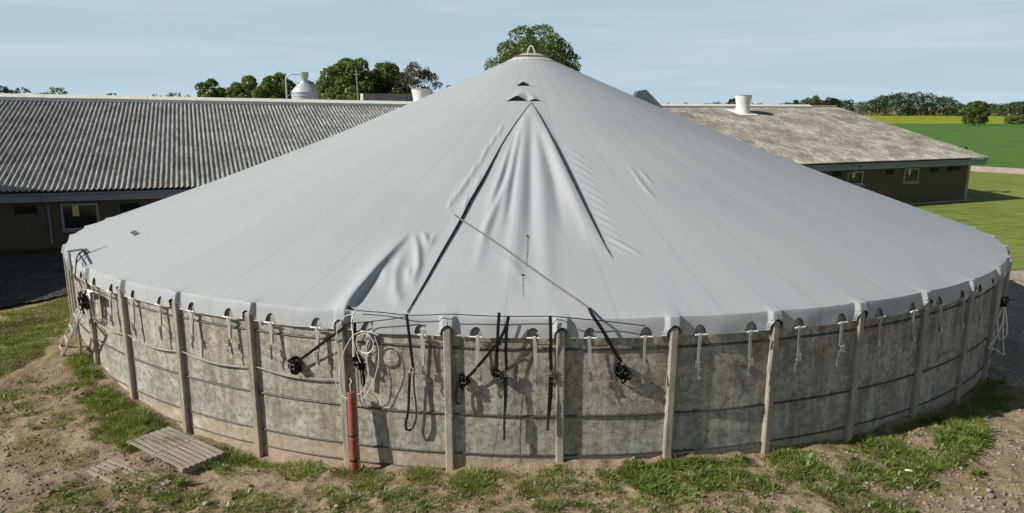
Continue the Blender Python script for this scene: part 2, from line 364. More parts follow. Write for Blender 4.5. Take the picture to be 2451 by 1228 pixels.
class MB:
    def __init__(s): s.v = []; s.f = []
    def add(s, V, F):
        b = len(s.v); s.v += [tuple(map(float, p)) for p in V]; s.f += [[i+b for i in f] for f in F]; return s
    def box(s, c, d, R=None):
        c = np.array(c, float); d = np.array(d, float)/2
        R = np.eye(3) if R is None else np.array(R)
        V = [c+R@(np.array([x, y, z])*d) for x in (-1, 1) for y in (-1, 1) for z in (-1, 1)]
        return s.add(V, [(0, 1, 3, 2), (4, 6, 7, 5), (0, 4, 5, 1), (2, 3, 7, 6), (0, 2, 6, 4), (1, 5, 7, 3)])
    def bar(s, a, b, w, h, up=(0, 0, 1)):
        a = np.array(a, float); b = np.array(b, float); z = b-a; L = np.linalg.norm(z); z /= L
        x = np.cross(np.array(up, float), z)
        if np.linalg.norm(x) < 1e-4: x = np.cross(np.array([1., 0, 0]), z)
        x /= np.linalg.norm(x); y = np.cross(z, x)
        return s.box((a+b)/2, (w, h, L), np.stack([x, y, z], 1))
    def tube(s, pts, r, n=8, cap=True, rs=None):
        P = [np.array(p, float) for p in pts]; m_ = len(P); prev = None; V = []
        for i in range(m_):
            t = P[min(i+1, m_-1)]-P[max(i-1, 0)]; t /= (np.linalg.norm(t)+1e-9)
            if prev is None:
                a = np.array([0, 0, 1.]) if abs(t[2]) < .9 else np.array([1., 0, 0]); x = np.cross(a, t)
            else: x = prev-t*(prev@t)
            x /= (np.linalg.norm(x)+1e-9); prev = x; y = np.cross(t, x); rr = r if rs is None else rs[i]
            V += [P[i]+rr*(math.cos(2*PI*j/n)*x+math.sin(2*PI*j/n)*y) for j in range(n)]
        F = [(i*n+j, i*n+(j+1) % n, (i+1)*n+(j+1) % n, (i+1)*n+j) for i in range(m_-1) for j in range(n)]
        if cap: F += [tuple(range(n-1, -1, -1)), tuple(range((m_-1)*n, m_*n))]
        return s.add(V, F)
    def ribbon(s, pts, w, th, side):
        """flat webbing: side = width direction (one vector or one per point); w may be a list"""
        P = [np.array(p, float) for p in pts]; m_ = len(P); V = []
        for i in range(m_):
            t = P[min(i+1, m_-1)]-P[max(i-1, 0)]; t /= (np.linalg.norm(t)+1e-9)
            sd = np.array(side[i] if isinstance(side, list) else side, float); sd = sd-t*(sd@t); sd /= (np.linalg.norm(sd)+1e-9)
            n = np.cross(sd, t); ww = (w[i] if isinstance(w, (list, np.ndarray)) else w)/2
            V += [P[i]-sd*ww-n*th/2, P[i]+sd*ww-n*th/2, P[i]+sd*ww+n*th/2, P[i]-sd*ww+n*th/2]
        F = [(i*4+j, i*4+(j+1) % 4, (i+1)*4+(j+1) % 4, (i+1)*4+j) for i in range(m_-1) for j in range(4)]
        F += [(3, 2, 1, 0), tuple(range((m_-1)*4, m_*4))]
        return s.add(V, F)
    def lathe(s, prof, n=24, c=(0, 0, 0), cap=True):
        c = np.array(c, float); V = [c+np.array([r*math.cos(2*PI*j/n), r*math.sin(2*PI*j/n), z]) for r, z in prof for j in range(n)]; m_ = len(prof)
        F = [(i*n+j, i*n+(j+1) % n, (i+1)*n+(j+1) % n, (i+1)*n+j) for i in range(m_-1) for j in range(n)]
        if cap: F += [tuple(range(n-1, -1, -1)), tuple(range((m_-1)*n, m_*n))]
        return s.add(V, F)
    def build(s, name, mat, parent=None, smooth=False, bevel=0):
        o = np_obj(name, s.v, s.f, MAT[mat] if isinstance(mat, str) else mat, parent, False)
        if smooth:
            o.data.polygons.foreach_set('use_smooth', np.ones(len(o.data.polygons), bool))
            md = o.modifiers.new('split', 'EDGE_SPLIT'); md.split_angle = math.radians(40)
        if bevel:
            md = o.modifiers.new('bevel', 'BEVEL'); md.width = bevel; md.segments = 2; md.limit_method = 'ANGLE'
        return o
def spline(pts, n=8):
    """Catmull-Rom through pts"""
    P = [np.array(p, float) for p in pts]
    if len(P) < 3: return [P[0]+(P[-1]-P[0])*i/n for i in range(n+1)]
    Q = [2*P[0]-P[1]]+P+[2*P[-1]-P[-2]]; out = []
    for i in range(1, len(Q)-2):
        for j in range(n):
            t = j/n; a, b, c, d = Q[i-1:i+3]
            out.append(.5*((2*b)+(-a+c)*t+(2*a-5*b+4*c-d)*t*t+(-a+3*b-3*c+d)*t**3))
    out.append(P[-1]); return out
def grid_faces(nu, nv, wrap=False):
    i = np.arange(nu if wrap else nu-1)[:, None]; j = np.arange(nv-1)[None]; i2 = (i+1) % nu
    return np.stack([i*nv+j, i2*nv+j, i2*nv+j+1, i*nv+j+1], -1).reshape(-1, 4)
# ------------------------------------------------------------------ world and sun
SUN_AZ, SUN_EL = math.radians(-161), math.radians(35.5)
w = bpy.data.worlds.new('World'); S.world = w; w.use_nodes = True
wn, wl = w.node_tree.nodes, w.node_tree.links
sky = wn.new('ShaderNodeTexSky'); sky.sky_type = 'NISHITA'; sky.sun_disc = False
sky.sun_elevation = SUN_EL; sky.sun_rotation = PI/2-SUN_AZ; sky.altitude = 20; sky.air_density = 1.0; sky.dust_density = 0.4; sky.ozone_density = 2.0
bg = wn['Background']; bg.inputs[1].default_value = 0.055
tc = wn.new('ShaderNodeTexCoord'); mp = wn.new('ShaderNodeMapping'); mp.inputs['Scale'].default_value = (1.7, 1.7, 26); mp.inputs['Rotation'].default_value = (0.0, .06, 0)
wl.new(tc.outputs['Generated'], mp.inputs[0])
nz = wn.new('ShaderNodeTexNoise'); nz.inputs['Scale'].default_value = 1.5; nz.inputs['Detail'].default_value = 6; nz.inputs['Roughness'].default_value = .55; nz.inputs['Distortion'].default_value = .6
wl.new(mp.outputs[0], nz.inputs['Vector'])
rp = wn.new('ShaderNodeValToRGB'); rp.color_ramp.elements[0].position = .40; rp.color_ramp.elements[1].position = .70
rp.color_ramp.elements[0].color = (0, 0, 0, 1); rp.color_ramp.elements[1].color = (.40, .40, .40, 1)
wl.new(nz.outputs[0], rp.inputs[0])
sp = wn.new('ShaderNodeSeparateXYZ'); wl.new(tc.outputs['Generated'], sp.inputs[0])
hz = wn.new('ShaderNodeValToRGB'); hz.color_ramp.elements[0].position = .0; hz.color_ramp.elements[0].color = (.95, .95, .95, 1)
hz.color_ramp.elements[1].position = .5; hz.color_ramp.elements[1].color = (0, 0, 0, 1); e = hz.color_ramp.elements.new(.15); e.color = (.84, .84, .84, 1); e = hz.color_ramp.elements.new(.22); e.color = (.10, .10, .10, 1)
wl.new(sp.outputs[2], hz.inputs[0])
air = wn.new('ShaderNodeMix'); air.data_type = 'RGBA'; wl.new(hz.outputs[0], air.inputs[0]); tint = wn.new('ShaderNodeMix'); tint.data_type = 'RGBA'; tint.blend_type = 'MULTIPLY'; tint.inputs[0].default_value = 1; tint.inputs[7].default_value = (.58, .56, .53, 1)
wl.new(sky.outputs[0], tint.inputs[6]); wl.new(tint.outputs[2], air.inputs[6]); air.inputs[7].default_value = (7.3, 9.7, 11.4, 1)
mx = wn.new('ShaderNodeMix'); mx.data_type = 'RGBA'; wl.new(rp.outputs[0], mx.inputs[0]); wl.new(air.outputs[2], mx.inputs[6]); mx.inputs[7].default_value = (10.2, 12.0, 13.2, 1)
wl.new(mx.outputs[2], bg.inputs[0])
ld = bpy.data.lights.new('sun', 'SUN'); ld.energy = 5.0; ld.angle = math.radians(.55); ld.color = (1.0, .94, .85)
lo = bpy.data.objects.new('sun', ld); COL.objects.link(lo)
sd = Vector((math.cos(SUN_AZ)*math.cos(SUN_EL), math.sin(SUN_AZ)*math.cos(SUN_EL), math.sin(SUN_EL)))
lo.rotation_euler = sd.to_track_quat('Z', 'Y').to_euler(); lo.location = sd*100
S.view_settings.view_transform = 'Standard'; S.view_settings.look = 'None'; S.view_settings.exposure = 0.27; S.view_settings.gamma = 1

# ------------------------------------------------------------------ ground
WK = np.array([-6, -2, -1, 0, 1, 2, 3, 4, 5, 6, 7, 8, 9, 10, 11, 13, 17]); WZ = np.array([.15, .55, .66, .45, .11, -.14, -.2, -.14, 0, .19, .18, .1, .06, .10, -.03, 0, 0])
def relief_mask(x, y):
    return (1-sstep(15, 19, np.abs(x)))*(1-sstep(17.5, 21.5, y))*sstep(2, 5, y)
def ground_z(x, y, detail=True):
    x = np.asarray(x, float); y = np.asarray(y, float)
    r = np.hypot(x, y-TD); th = np.arctan2(y-TD, x)
    k = (th-A0)/DA; k = np.where(th > PI/2, k-2*PI/DA, k)
    wz = np.interp(k, WK, WZ)
    far = .06*np.sin(x*.35+1)+.05*np.sin(y*.6)
    bank = .58*np.exp(-((x+13.6)/2.0)**2-((y-18.3)/2.6)**2)+.25*np.exp(-((x+11.5)/1.8)**2-((y-14.8)/1.8)**2)
    bl = np.exp(-np.maximum(r-14, 0)/1.7)
    z = far*(1-bl)+wz*bl+bank*(1-bl)
    z = z-.07*np.exp(-((r-14.15)/.18)**2)*(k > 5.5)
    if detail:
        n1 = fbm(x/1.3, y/1.3, 4, 3)-.5; n2 = fbm(x/.28, y/.28, 4, 9)-.5; n3 = np.abs(fbm(x/.5+5, y/.5, 3, 21)-.5)
        n4 = np.abs(fbm(x/.22+9, y/.16, 3, 51)-.5); z = z+.17*n1+.13*n2-.13*n3-.05*n4+.04
        rut = .05*np.sin((x*.55+y*1.9)*2.6)*np.exp(-((y-9.6-.35*(x-6))/.9)**2)*sstep(4.5, 6.5, x)
        z = z+rut
    return z*relief_mask(x, y)
def axis_pts(segs):
    out = []
    for a, b, n in segs: out += list(np.linspace(a, b, n, endpoint=False))
    return np.array(out+[segs[-1][1]])
gx = axis_pts([(-5000, -400, 8), (-400, -60, 14), (-60, -20, 40), (-20, -12.5, 60), (-12.5, 12.5, 420), (12.5, 20, 60), (20, 60, 40), (60, 400, 14), (400, 5000, 8)])
gy = axis_pts([(-600, -20, 10), (-20, 6, 30), (6, 13, 150), (13, 22, 110), (22, 60, 50), (60, 400, 20), (400, 6000, 12)])
X, Y = np.meshgrid(gx, gy, indexing='ij')
Z = ground_z(X, Y)
ground = np_obj('ground', np.stack([X, Y, Z], -1).reshape(-1, 3), grid_faces(len(gx), len(gy)), MAT['soil'], None, True)
tag(ground, kind='structure')
def flat_sheet(name, poly, z, mat):
    tri = geometry.tessellate_polygon([[Vector((p[0], p[1], 0)) for p in poly]])
    V = [(p[0], p[1], z) for p in poly]
    F = []
    for t in tri:
        a, b, c = [Vector(V[i]) for i in t]
        F.append(list(t) if (b-a).cross(c-a).z > 0 else list(t)[::-1])
    return tag(np_obj(name, V, F, MAT[mat]), kind='structure')
def draped_sheet(name, poly, off, mat, res=.12):
    P = np.array(poly); x0, y0 = P.min(0); x1, y1 = P.max(0)
    xs = np.arange(x0, x1+res, res); ys = np.arange(y0, y1+res, res); Xs, Ys = np.meshgrid(xs, ys, indexing='ij')
    jx = Xs+ (vnoise(Xs*3, Ys*3, 5)-.5)*.3; jy = Ys+(vnoise(Xs*3, Ys*3, 6)-.5)*.3
    ins = np.zeros(Xs.shape, bool); n = len(P)
    for i in range(n):
        a, b = P[i], P[(i+1) % n]
        c = ((a[1] > jy) != (b[1] > jy)) & (jx < (b[0]-a[0])*(jy-a[1])/(b[1]-a[1]+1e-12)+a[0]); ins ^= c
    Zs = ground_z(Xs, Ys, False)+off+.03*(fbm(Xs/.5, Ys/.5, 3, 2)-.5)
    F = grid_faces(len(xs), len(ys)); keep = ins.ravel()[F].all(1)
    used = np.unique(F[keep]); idx = np.full(Xs.size, -1); idx[used] = np.arange(len(used))
    V = np.stack([Xs, Ys, Zs], -1).reshape(-1, 3)[used]
    return tag(np_obj(name, V, idx[F[keep]], MAT[mat], None, True), kind='structure')
# left yard between bank and barn, gravel to the right of the tank
draped_sheet('yard', [(-26, 18), (-17.2, 18.2), (-15.9, 19.7), (-15.1, 21.0), (-14.9, 22.3), (-14.2, 23.3), (-14.6, 27), (-12.6, 33), (-10, 37), (-26, 31)], .075, 'yard', .15)
draped_sheet('gravel_path', [(10.2, 15.6), (11.2, 14.2), (13.0, 13.4), (17, 14.6), (30, 22), (40, 34), (19.5, 27.3), (16.5, 25.8), (14.3, 25.9), (14.1, 22)], .07, 'gravel', .2)
LB = [at_z(x, y, 0)[:2] for x, y in ((2700, 436), (2451, 419), (2200, 404), (1500, 366), (300, 330))]
flat_sheet('lawn', [(14.2, 26.2), (16.5, 25.9), (19.6, 27.4), (40, 34.2), (80, 44)]+[tuple(p) for p in LB]+[(-60, 80), (-60, 52), (-5, 52), (13, 40)], .035, 'lawn')
TB = [at_z(x, y, 0)[:2] for x, y in ((300, 321), (1500, 353), (2200, 391), (2451, 405), (2700, 419))]
flat_sheet('track', [tuple(p) for p in LB]+[tuple(p) for p in TB], .05, 'track')
FA = [at_z(x, y, 0)[:2] for x, y in ((2700, 419), (2451, 405), (2200, 391), (1500, 353), (300, 321), (-1500, 300))]
FB = [at_z(x, y, 0)[:2] for x, y in ((-1500, 293), (300, 293), (1225, 294), (2451, 297), (3200, 299))]
flat_sheet('crop_field', [tuple(p) for p in FA]+[tuple(p) for p in FB], .06, 'crop')
FC = [at_z(x, y, 0)[:2] for x, y in ((3200, 299), (2451, 297), (1225, 294), (300, 293), (-1500, 293))]
FD = [at_z(x, y, 0)[:2] for x, y in ((-1500, 266), (300, 267), (1225, 269), (2451, 272.5), (3200, 274))]
flat_sheet('flowering_field', [tuple(p) for p in FC]+[tuple(p) for p in FD], .08, 'rape')

# ------------------------------------------------------------------ concrete tank
tank = empty('concrete_tank', (0, TD, 0)); tag(tank, 'round grey concrete slurry tank of panels between upright posts, ringed by steel cables', 'tank')
RW, RP = 13.892, 13.985
def loc(p): return (p[0], p[1]-TD, p[2])     # into the tank's frame
acc = 0
for i in range(N_POST):
    a, b = ANG[i], ANG[(i+1) % N_POST]
    if b < a: b += 2*PI
    zt = crease_z((a+b)/2)-.10
    # wall panel: a slightly dished slab with real thickness
    nu, nz_ = 9, 14; us = np.linspace(0, 1, nu); zs = np.linspace(-.8, zt, nz_)
    V = []; UV = []
    pa, pb = polar(RW, a, 0), polar(RW, b, 0)
    nrm = np.array([math.cos((a+b)/2), math.sin((a+b)/2), 0])
    for u in us:
        for z in zs:
            p = pa*(1-u)+pb*u+nrm*(.03*math.sin(PI*u))
            V.append((p[0], p[1]-TD, z)); UV.append((acc+u*1.84, z))
    n0 = len(V)
    for u in us:
        for z in zs:
            p = pa*(1-u)+pb*u+nrm*(.03*math.sin(PI*u)-.12)
            V.append((p[0], p[1]-TD, z)); UV.append((acc+u*1.84, z))
    F = grid_faces(nu, nz_); Fi = F[:, ::-1]+n0
    top = np.array([[j*nz_+nz_-1, (j+1)*nz_+nz_-1, n0+(j+1)*nz_+nz_-1, n0+j*nz_+nz_-1] for j in range(nu-1)])
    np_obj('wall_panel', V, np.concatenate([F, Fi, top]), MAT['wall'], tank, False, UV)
    acc += 1.84
    # post
    zp = min(2.505, crease_z(a)-.06)+random.uniform(-.012, .012); bm = bmesh.new()
    wd, dp = .068, .115
    pr_ = [(-wd, -dp), (wd, -dp), (wd, -.02), (wd-.02, 0), (-wd+.02, 0), (-wd, -.02)]
    lv = [-.8, .3, 1.0, 1.7, zp-.05, zp]
    V = []
    er = np.array([math.cos(a), math.sin(a), 0]); et = np.array([-math.sin(a), math.cos(a), 0])
    lean = random.uniform(-.012, .012)
    for li, z in enumerate(lv):
        sc = .75 if li == len(lv)-1 else 1
        for (q, s_) in pr_:
            p = er*(RP+s_*(1 if li < len(lv)-1 else .9)-(.02 if li == len(lv)-1 else 0))+et*(q*sc+lean*(z-1))
            V.append((p[0], p[1], z))
    F = [[l*6+j, l*6+(j+1) % 6, (l+1)*6+(j+1) % 6, (l+1)*6+j] for l in range(len(lv)-1) for j in range(6)]+[list(range((len(lv)-1)*6, len(lv)*6))]
    np_obj('post', V, F, MAT['post'], tank)
    bm.free()
# steel hoop cables
for z, r_ in ((2.165, .011), (1.005, .014), (.305, .013), (-.005, .011)):
    mb = MB(); pts = []
    for i in range(N_POST+1):
        a = ANG[i % N_POST]+(2*PI if i == N_POST else 0)
        if i < N_POST:
            b = ANG[(i+1) % N_POST]; b += 2*PI if b < a else 0
            for u in (0, .25, .5, .75):
                p = polar(RW, a, z)*(1-u)+polar(RW, b, z)*u
                d = (p-np.array([0, TD, 0])); d[2] = 0; d /= np.linalg.norm(d)
                p = p+d*(.03*math.sin(PI*u)+.016); p[2] = z-.012*math.sin(PI*u)+random.uniform(-.003, .003); pts.append(loc(p))
        else: pts.append(pts[0])
    mb.tube(pts, r_, 6, False); mb.build('hoop_cable', 'cablemat', tank, True)

# ------------------------------------------------------------------ tent cover
cover = empty('tank_cover', (0, TD, 0)); tag(cover, 'pale grey conical tent cover stretched over the whole round tank', 'tank cover')
def hood(th):
    """1 on a post, 0 away from it"""
    d = np.min(np.abs((np.asarray(th)[..., None]-ANG+PI) % (2*PI)-PI), -1)*14.0
    return 1-sstep(.075, .15, d), d
def seg_dist(px_, py_, poly):
    """distance, signed side and position along a polyline in plan"""
    best = np.full(px_.shape, 1e9); side = np.zeros(px_.shape); pos = np.zeros(px_.shape)
    L = [0]
    for a, b in zip(poly[:-1], poly[1:]): L.append(L[-1]+math.hypot(b[0]-a[0], b[1]-a[1]))
    for i, (a, b) in enumerate(zip(poly[:-1], poly[1:])):
        dx, dy = b[0]-a[0], b[1]-a[1]; l2 = dx*dx+dy*dy+1e-12
        t = np.clip(((px_-a[0])*dx+(py_-a[1])*dy)/l2, 0, 1); ex = px_-(a[0]+t*dx); ey = py_-(a[1]+t*dy); d = np.hypot(ex, ey)
        mk = d < best; best = np.where(mk, d, best); side = np.where(mk, np.sign(dx*(py_-a[1])-dy*(px_-a[0])), side)
        pos = np.where(mk, np.clip((L[i]+t*math.sqrt(l2))/L[-1], 0, 1), pos)
    return best, side, pos
def plan(pts): return [on_cone(x, y)[:2] for x, y in pts]
ZIP_L = [(1271, 248), (1255, 268), (1228, 305), (1200, 350), (1160, 428), (1130, 480), (1103, 531), (1060, 605), (1015, 685), (976, 750)]
ZIP_R = [(1273, 246), (1300, 296), (1330, 355), (1362, 420), (1392, 480), (1425, 545), (1450, 592), (1466, 617)]
FOLD = [(834, 738), (868, 694), (905, 645), (945, 598), (972, 566)]
WR = [  # polyline, height, sigma
 ([(1264, 268), (1240, 330), (1222, 420), (1203, 520), (1190, 570)], .075, .11),
 ([(1268, 268), (1252, 340), (1245, 430), (1238, 540), (1222, 690)], .085, .15),
 ([(1271, 268), (1286, 340), (1296, 440), (1304, 560), (1312, 730)], .07, .17),
 ([(1275, 262), (1311, 335), (1350, 425), (1388, 510), (1428, 590)], .10, .16),
 ([(1228, 340), (1196, 430), (1164, 510)], .07, .10),
 ([(1212, 430), (1180, 515), (1152, 575)], .06, .09),
 ([(1190, 470), (1165, 540), (1140, 640)], .045, .10),
 ([(1250, 300), (1232, 420), (1214, 530)], -.06, .08),
 ([(1235, 320), (1208, 420), (1180, 500)], -.07, .07),
 ([(1272, 290), (1272, 420), (1270, 600)], -.05, .10),
 ([(1290, 300), (1325, 420), (1350, 560)], -.05, .12),
 ([(1203, 300), (1190, 328)], .035, .06), ([(1188, 318), (1172, 352)], .035, .06), ([(1170, 345), (1154, 380)], .04, .06),
 ([(1158, 372), (1142, 405)], .03, .05), ([(1140, 392), (1126, 428)], .04, .06), ([(1122, 420), (1110, 452)], .04, .06),
 ([(1108, 440), (1097, 472)], .04, .055), ([(1094, 455), (1086, 485)], .04, .055), ([(1082, 470), (1074, 500)], .035, .05),
 ([(1120, 470), (1108, 505)], .03, .05), ([(1150, 420), (1135, 455)], .025, .05),
 ([(962, 610), (946, 655), (946, 700), (960, 735)], .07, .09), ([(992, 562), (1000, 600), (1001, 640), (986, 690)], .085, .07),
 ([(1014, 556), (1024, 590)], .06, .06), ([(980, 640), (978, 680)], .05, .06), ([(1040, 560), (1030, 590)], .03, .05), ([(928, 640), (920, 690)], .05, .09),
 ([(1506, 398), (1535, 440), (1568, 478)], .03, .06), ([(1530, 405), (1560, 440)], .025, .05),
 ([(1460, 572), (1500, 592), (1535, 612)], .03, .05),
 ([(1180, 600), (1230, 640), (1270, 690)], .02, .09), ([(1100, 690), (1180, 660)], .015, .08),
]
for i in range(12):
    x0, y0 = 1352+i*8.2, 352+i*20.5; WR.append(([(x0, y0), (x0+28+i*1.6, y0+17+i*.5), (x0+52+i*1.6, y0+34)], .013+.006*((i*7)%3)/2, .034+.01*((i*5)%3)/2))
# orient signs: positive side is left of travel in plan; fix them from a test point
def _side_of(poly, pxpt):
    q = on_cone(*pxpt); _, s_, _ = seg_dist(np.array([q[0]]), np.array([q[1]]), plan(poly)); return s_[0]
SG_L = _side_of(ZIP_L, (1060, 500)); SG_R = _side_of(ZIP_R, (1250, 480)); SG_F = _side_of(FOLD, (860, 640))
def cover_surface():
    th = np.concatenate([np.linspace(math.radians(-122), math.radians(-58), 1000, endpoint=False), np.linspace(math.radians(-58), math.radians(238), 760, endpoint=False)])
    t = np.concatenate([[0, .0015, .004, .008, .014], np.linspace(.02, 1, 235)])
    TH, T = np.meshgrid(th, t, indexing='ij')
    hd, dd = hood(th); hd = hd[:, None]; dd = dd[:, None]
    Rr = R_RIM+(R_TOP-R_RIM)*T+.07*hd*np.exp(-T/.007)
    Xc = Rr*np.cos(TH); Yc = Rr*np.sin(TH)
    Zc = np.interp(T, PT, PZ)+2.507+Yc*TILT*(1-T)
    Zc += .012*np.exp(-T/.012)*np.exp(-(dd/.2)**2)-.012*np.exp(-T/.015)*(1-np.exp(-(dd/.5)**2))
    # faint slack between rafters, seams pulled tight on the posts
    Zc += -.012*np.sin(PI*np.clip(T, 0, 1))*(1-np.exp(-(dd*(1-T)/.35)**2))*(1-T)
    Zc += cover_disp(Xc, Yc+TD)*(1-np.exp(-T/.006))
    # panel coordinate for the seams
    order = np.argsort(ANG % (2*PI)); ap = (ANG % (2*PI))[order]; pk = np.arange(N_POST)
    U = np.interp(th % (2*PI), np.concatenate([[ap[-1]-2*PI], ap, [ap[0]+2*PI]]), np.concatenate([[-1], pk, [N_POST]]))
    UV = np.stack([np.repeat(U[:, None], len(t), 1), Rr], -1).reshape(-1, 2)
    return np.stack([Xc, Yc, Zc], -1).reshape(-1, 3), grid_faces(len(th), len(t), True), UV, th, t
def cover_disp(x, y):
    h = np.zeros(x.shape); front = (y < TD-2) & (np.abs(x) < 6.5); fx, fy = x[front], y[front]; hf = np.zeros(fx.shape)
    for pts, A, sg in WR:
        d, sde, pos = seg_dist(fx, fy, plan(pts)); hf += .72*A*np.exp(-(d/sg)**2)*np.sin(np.clip(pos, .02, .98)*PI)**.6
    def ends(pos, d): return np.exp(-np.where((pos <= .001) | (pos >= .999), d/.05, 0))
    d, s_, pos = seg_dist(fx, fy, plan(ZIP_L)); prof = (np.sin(np.clip(pos, 0, 1)**.8*PI)**.7+.1)*(.15+.85*sstep(.22, .5, pos))
    hf += np.where(s_*SG_L > 0, .02*np.exp(-(d/.2)**2), -.012*np.exp(-(d/.30)**2))*prof*ends(pos, d)
    d, s_, pos = seg_dist(fx, fy, plan(ZIP_R)); prof = np.sin(np.clip(pos*.9+.05, 0, 1)*PI)**.8
    hf += np.where(s_*SG_R > 0, .035*np.exp(-(d/.2)**2), -.01*np.exp(-(d/.2)**2))*prof*ends(pos, d)
    d, s_, pos = seg_dist(fx, fy, plan(FOLD)); A = .15*(1-pos)**.8+.02; sg = np.where(s_*SG_F > 0, .24, .07)
    hf += A*np.exp(-(d/sg)**2)*np.exp(-np.where(pos >= .999, d/.1, 0))
    h[front] = hf
    return h
CV, CFa, CUV, CTH, CT = cover_surface()
np_obj('membrane', CV, CFa, MAT['cover'], cover, True, CUV)
def cover_pt(x, y, lift=.0):
    """point on the finished cover under pixel (x,y) of the survey photo, in world space"""
    p = on_cone(x, y); h = cover_disp(np.array([p[0]]), np.array([p[1]]))[0]
    return np.array([p[0], p[1], p[2]+h+lift])
# skirt: each bay has two half-round openings and an arch over every post
def skirt():
    ws, hh = 1.84, .31
    aw, ah = .125/ws, .58; hw, hh2 = .105/ws, .50; hb = .055
    outer = [(aw*math.cos(a), ah*math.sin(a)) for a in np.linspace(PI/2, 0, 18)]
    outer += [(x, 0.0) for x in np.linspace(aw, 1-aw, 16)[1:-1]]
    outer += [(1-aw*math.cos(a), ah*math.sin(a)) for a in np.linspace(0, PI/2, 18)]
    outer += [(1, v) for v in (.72, .86, 1)]+[(x, 1.0) for x in sorted(list(np.linspace(.12, .88, 24))+list(np.arange(.0, .115, .0075))+list(1-np.arange(.0075, .115, .0075)), reverse=True)]+[(0, .86), (0, .72)]
    V2 = [Vector(p) for p in outer]; n = len(V2); E = [(i, (i+1) % n) for i in range(n)]; holes = []
    for c in (.25, .75):
        h = [(c+hw*math.cos(a), hb+hh2*math.sin(a)) for a in np.linspace(0, PI, 11)]; b = len(V2); V2 += [Vector(p) for p in h]
        E += [(b+i, b+(i+1) % len(h)) for i in range(len(h))]; holes.append(h)
    def inside(p, poly):
        c = False
        for (x1, y1), (x2, y2) in zip(poly, poly[1:]+poly[:1]):
            if (y1 > p[1]) != (y2 > p[1]) and p[0] < (x2-x1)*(p[1]-y1)/(y2-y1)+x1: c = not c
        return c
    us = [(u, 8) for u in np.linspace(.125, .875, 26)]+[(u, 15) for u in np.arange(.006, .115, .0075)]+[(1-u, 15) for u in np.arange(.006, .115, .0075)]
    for u, nv in us:
        for v in np.linspace(.05, .96, nv):
            q = (float(u), float(v))
            if inside(q, outer) and not any(inside(q, h) for h in holes): V2.append(Vector(q))
    vo, eo, fo = geometry.delaunay_2d_cdt(V2, E, [], 0, 1e-5)[:3]
    keep = []
    for f in fo:
        c = sum((vo[i] for i in f), Vector((0, 0)))/len(f)
        if inside(c, outer) and not any(inside(c, h) for h in holes): keep.append(list(f))
    P2 = np.array([tuple(v) for v in vo]); V = []; F = []; UV = []
    for i in range(N_POST):
        a, b = ANG[i], ANG[(i+1) % N_POST]; b += 2*PI if b < a else 0
        th = a+(b-a)*P2[:, 0]; v = P2[:, 1]; hd, dd = hood(th)
        rt = R_RIM+.07*hd; zt = crease_z(th)+.012*np.exp(-(dd/.2)**2)-.012*(1-np.exp(-(dd/.5)**2))
        rb = 13.945+.085*hd+.006*np.sin(P2[:, 0]*13+i*2.1)
        s_ = 1-v
        r = rt+(rb-rt)*s_**.72+.005*np.exp(-((s_-.5)/.3)**2)*np.sin(P2[:, 0]*9+i*1.7)
        z = zt-s_*(hh+.006*np.sin(P2[:, 0]*11+i))
        base = sum(len(q) for q in V); V.append(np.stack([r*np.cos(th), r*np.sin(th), z], -1)); F += [[q+base for q in f] for f in keep]
        UV.append(np.stack([i+P2[:, 0], 13.8+s_*.3], -1))
    return np.concatenate(V), F, np.concatenate(UV)
SV, SF, SUV = skirt()
skirt_o = np_obj('skirt', SV, np.array(SF) if all(len(f) == 3 for f in SF) else SF, MAT['cover'], cover, True, SUV)
md = skirt_o.modifiers.new('split', 'EDGE_SPLIT'); md.split_angle = math.radians(24)
# crown cap with its lifting eye
zc = PZ[-1]+2.507
mb = MB(); mb.lathe([(R_TOP+.07, zc-.07), (R_TOP+.085, zc-.02), (R_TOP+.02, zc+.0), (R_TOP-.02, zc+.02), (.36, zc+.20), (.30, zc+.215), (.0, zc+.225)], 40, (0, 0, 0), False)
capo = mb.build('crown_cap', simple('crown_zinc', (.50, .50, .47), .6, .2, .25, 9), cover, True)
mb = MB(); nb_ = 144; V = []
for j in range(nb_):
    a = 2*PI*j/nb_; h_ = .028 if j % 4 < 2 else .004
    for r_, z_ in ((.60, -.01), (.60, h_), (.50, h_+.05), (.50, .02)): V.append((r_*math.cos(a), r_*math.sin(a), zc+.085+z_))
mb.add(V, [[j*4+q, ((j+1) % nb_)*4+q, ((j+1) % nb_)*4+(q+1) % 4, j*4+(q+1) % 4] for j in range(nb_) for q in range(4)])
mb.build('bolt_ring', 'dsteel', capo)
mb = MB(); mb.ribbon(spline([(-.13, 0, zc+.2), (-.10, 0, zc+.33), (-.05, 0, zc+.44), (0, 0, zc+.465), (.05, 0, zc+.44), (.10, 0, zc+.33), (.13, 0, zc+.2)], 6), .10, .05, (0, 1, 0))
mb.build('lifting_eye', 'cap', capo)
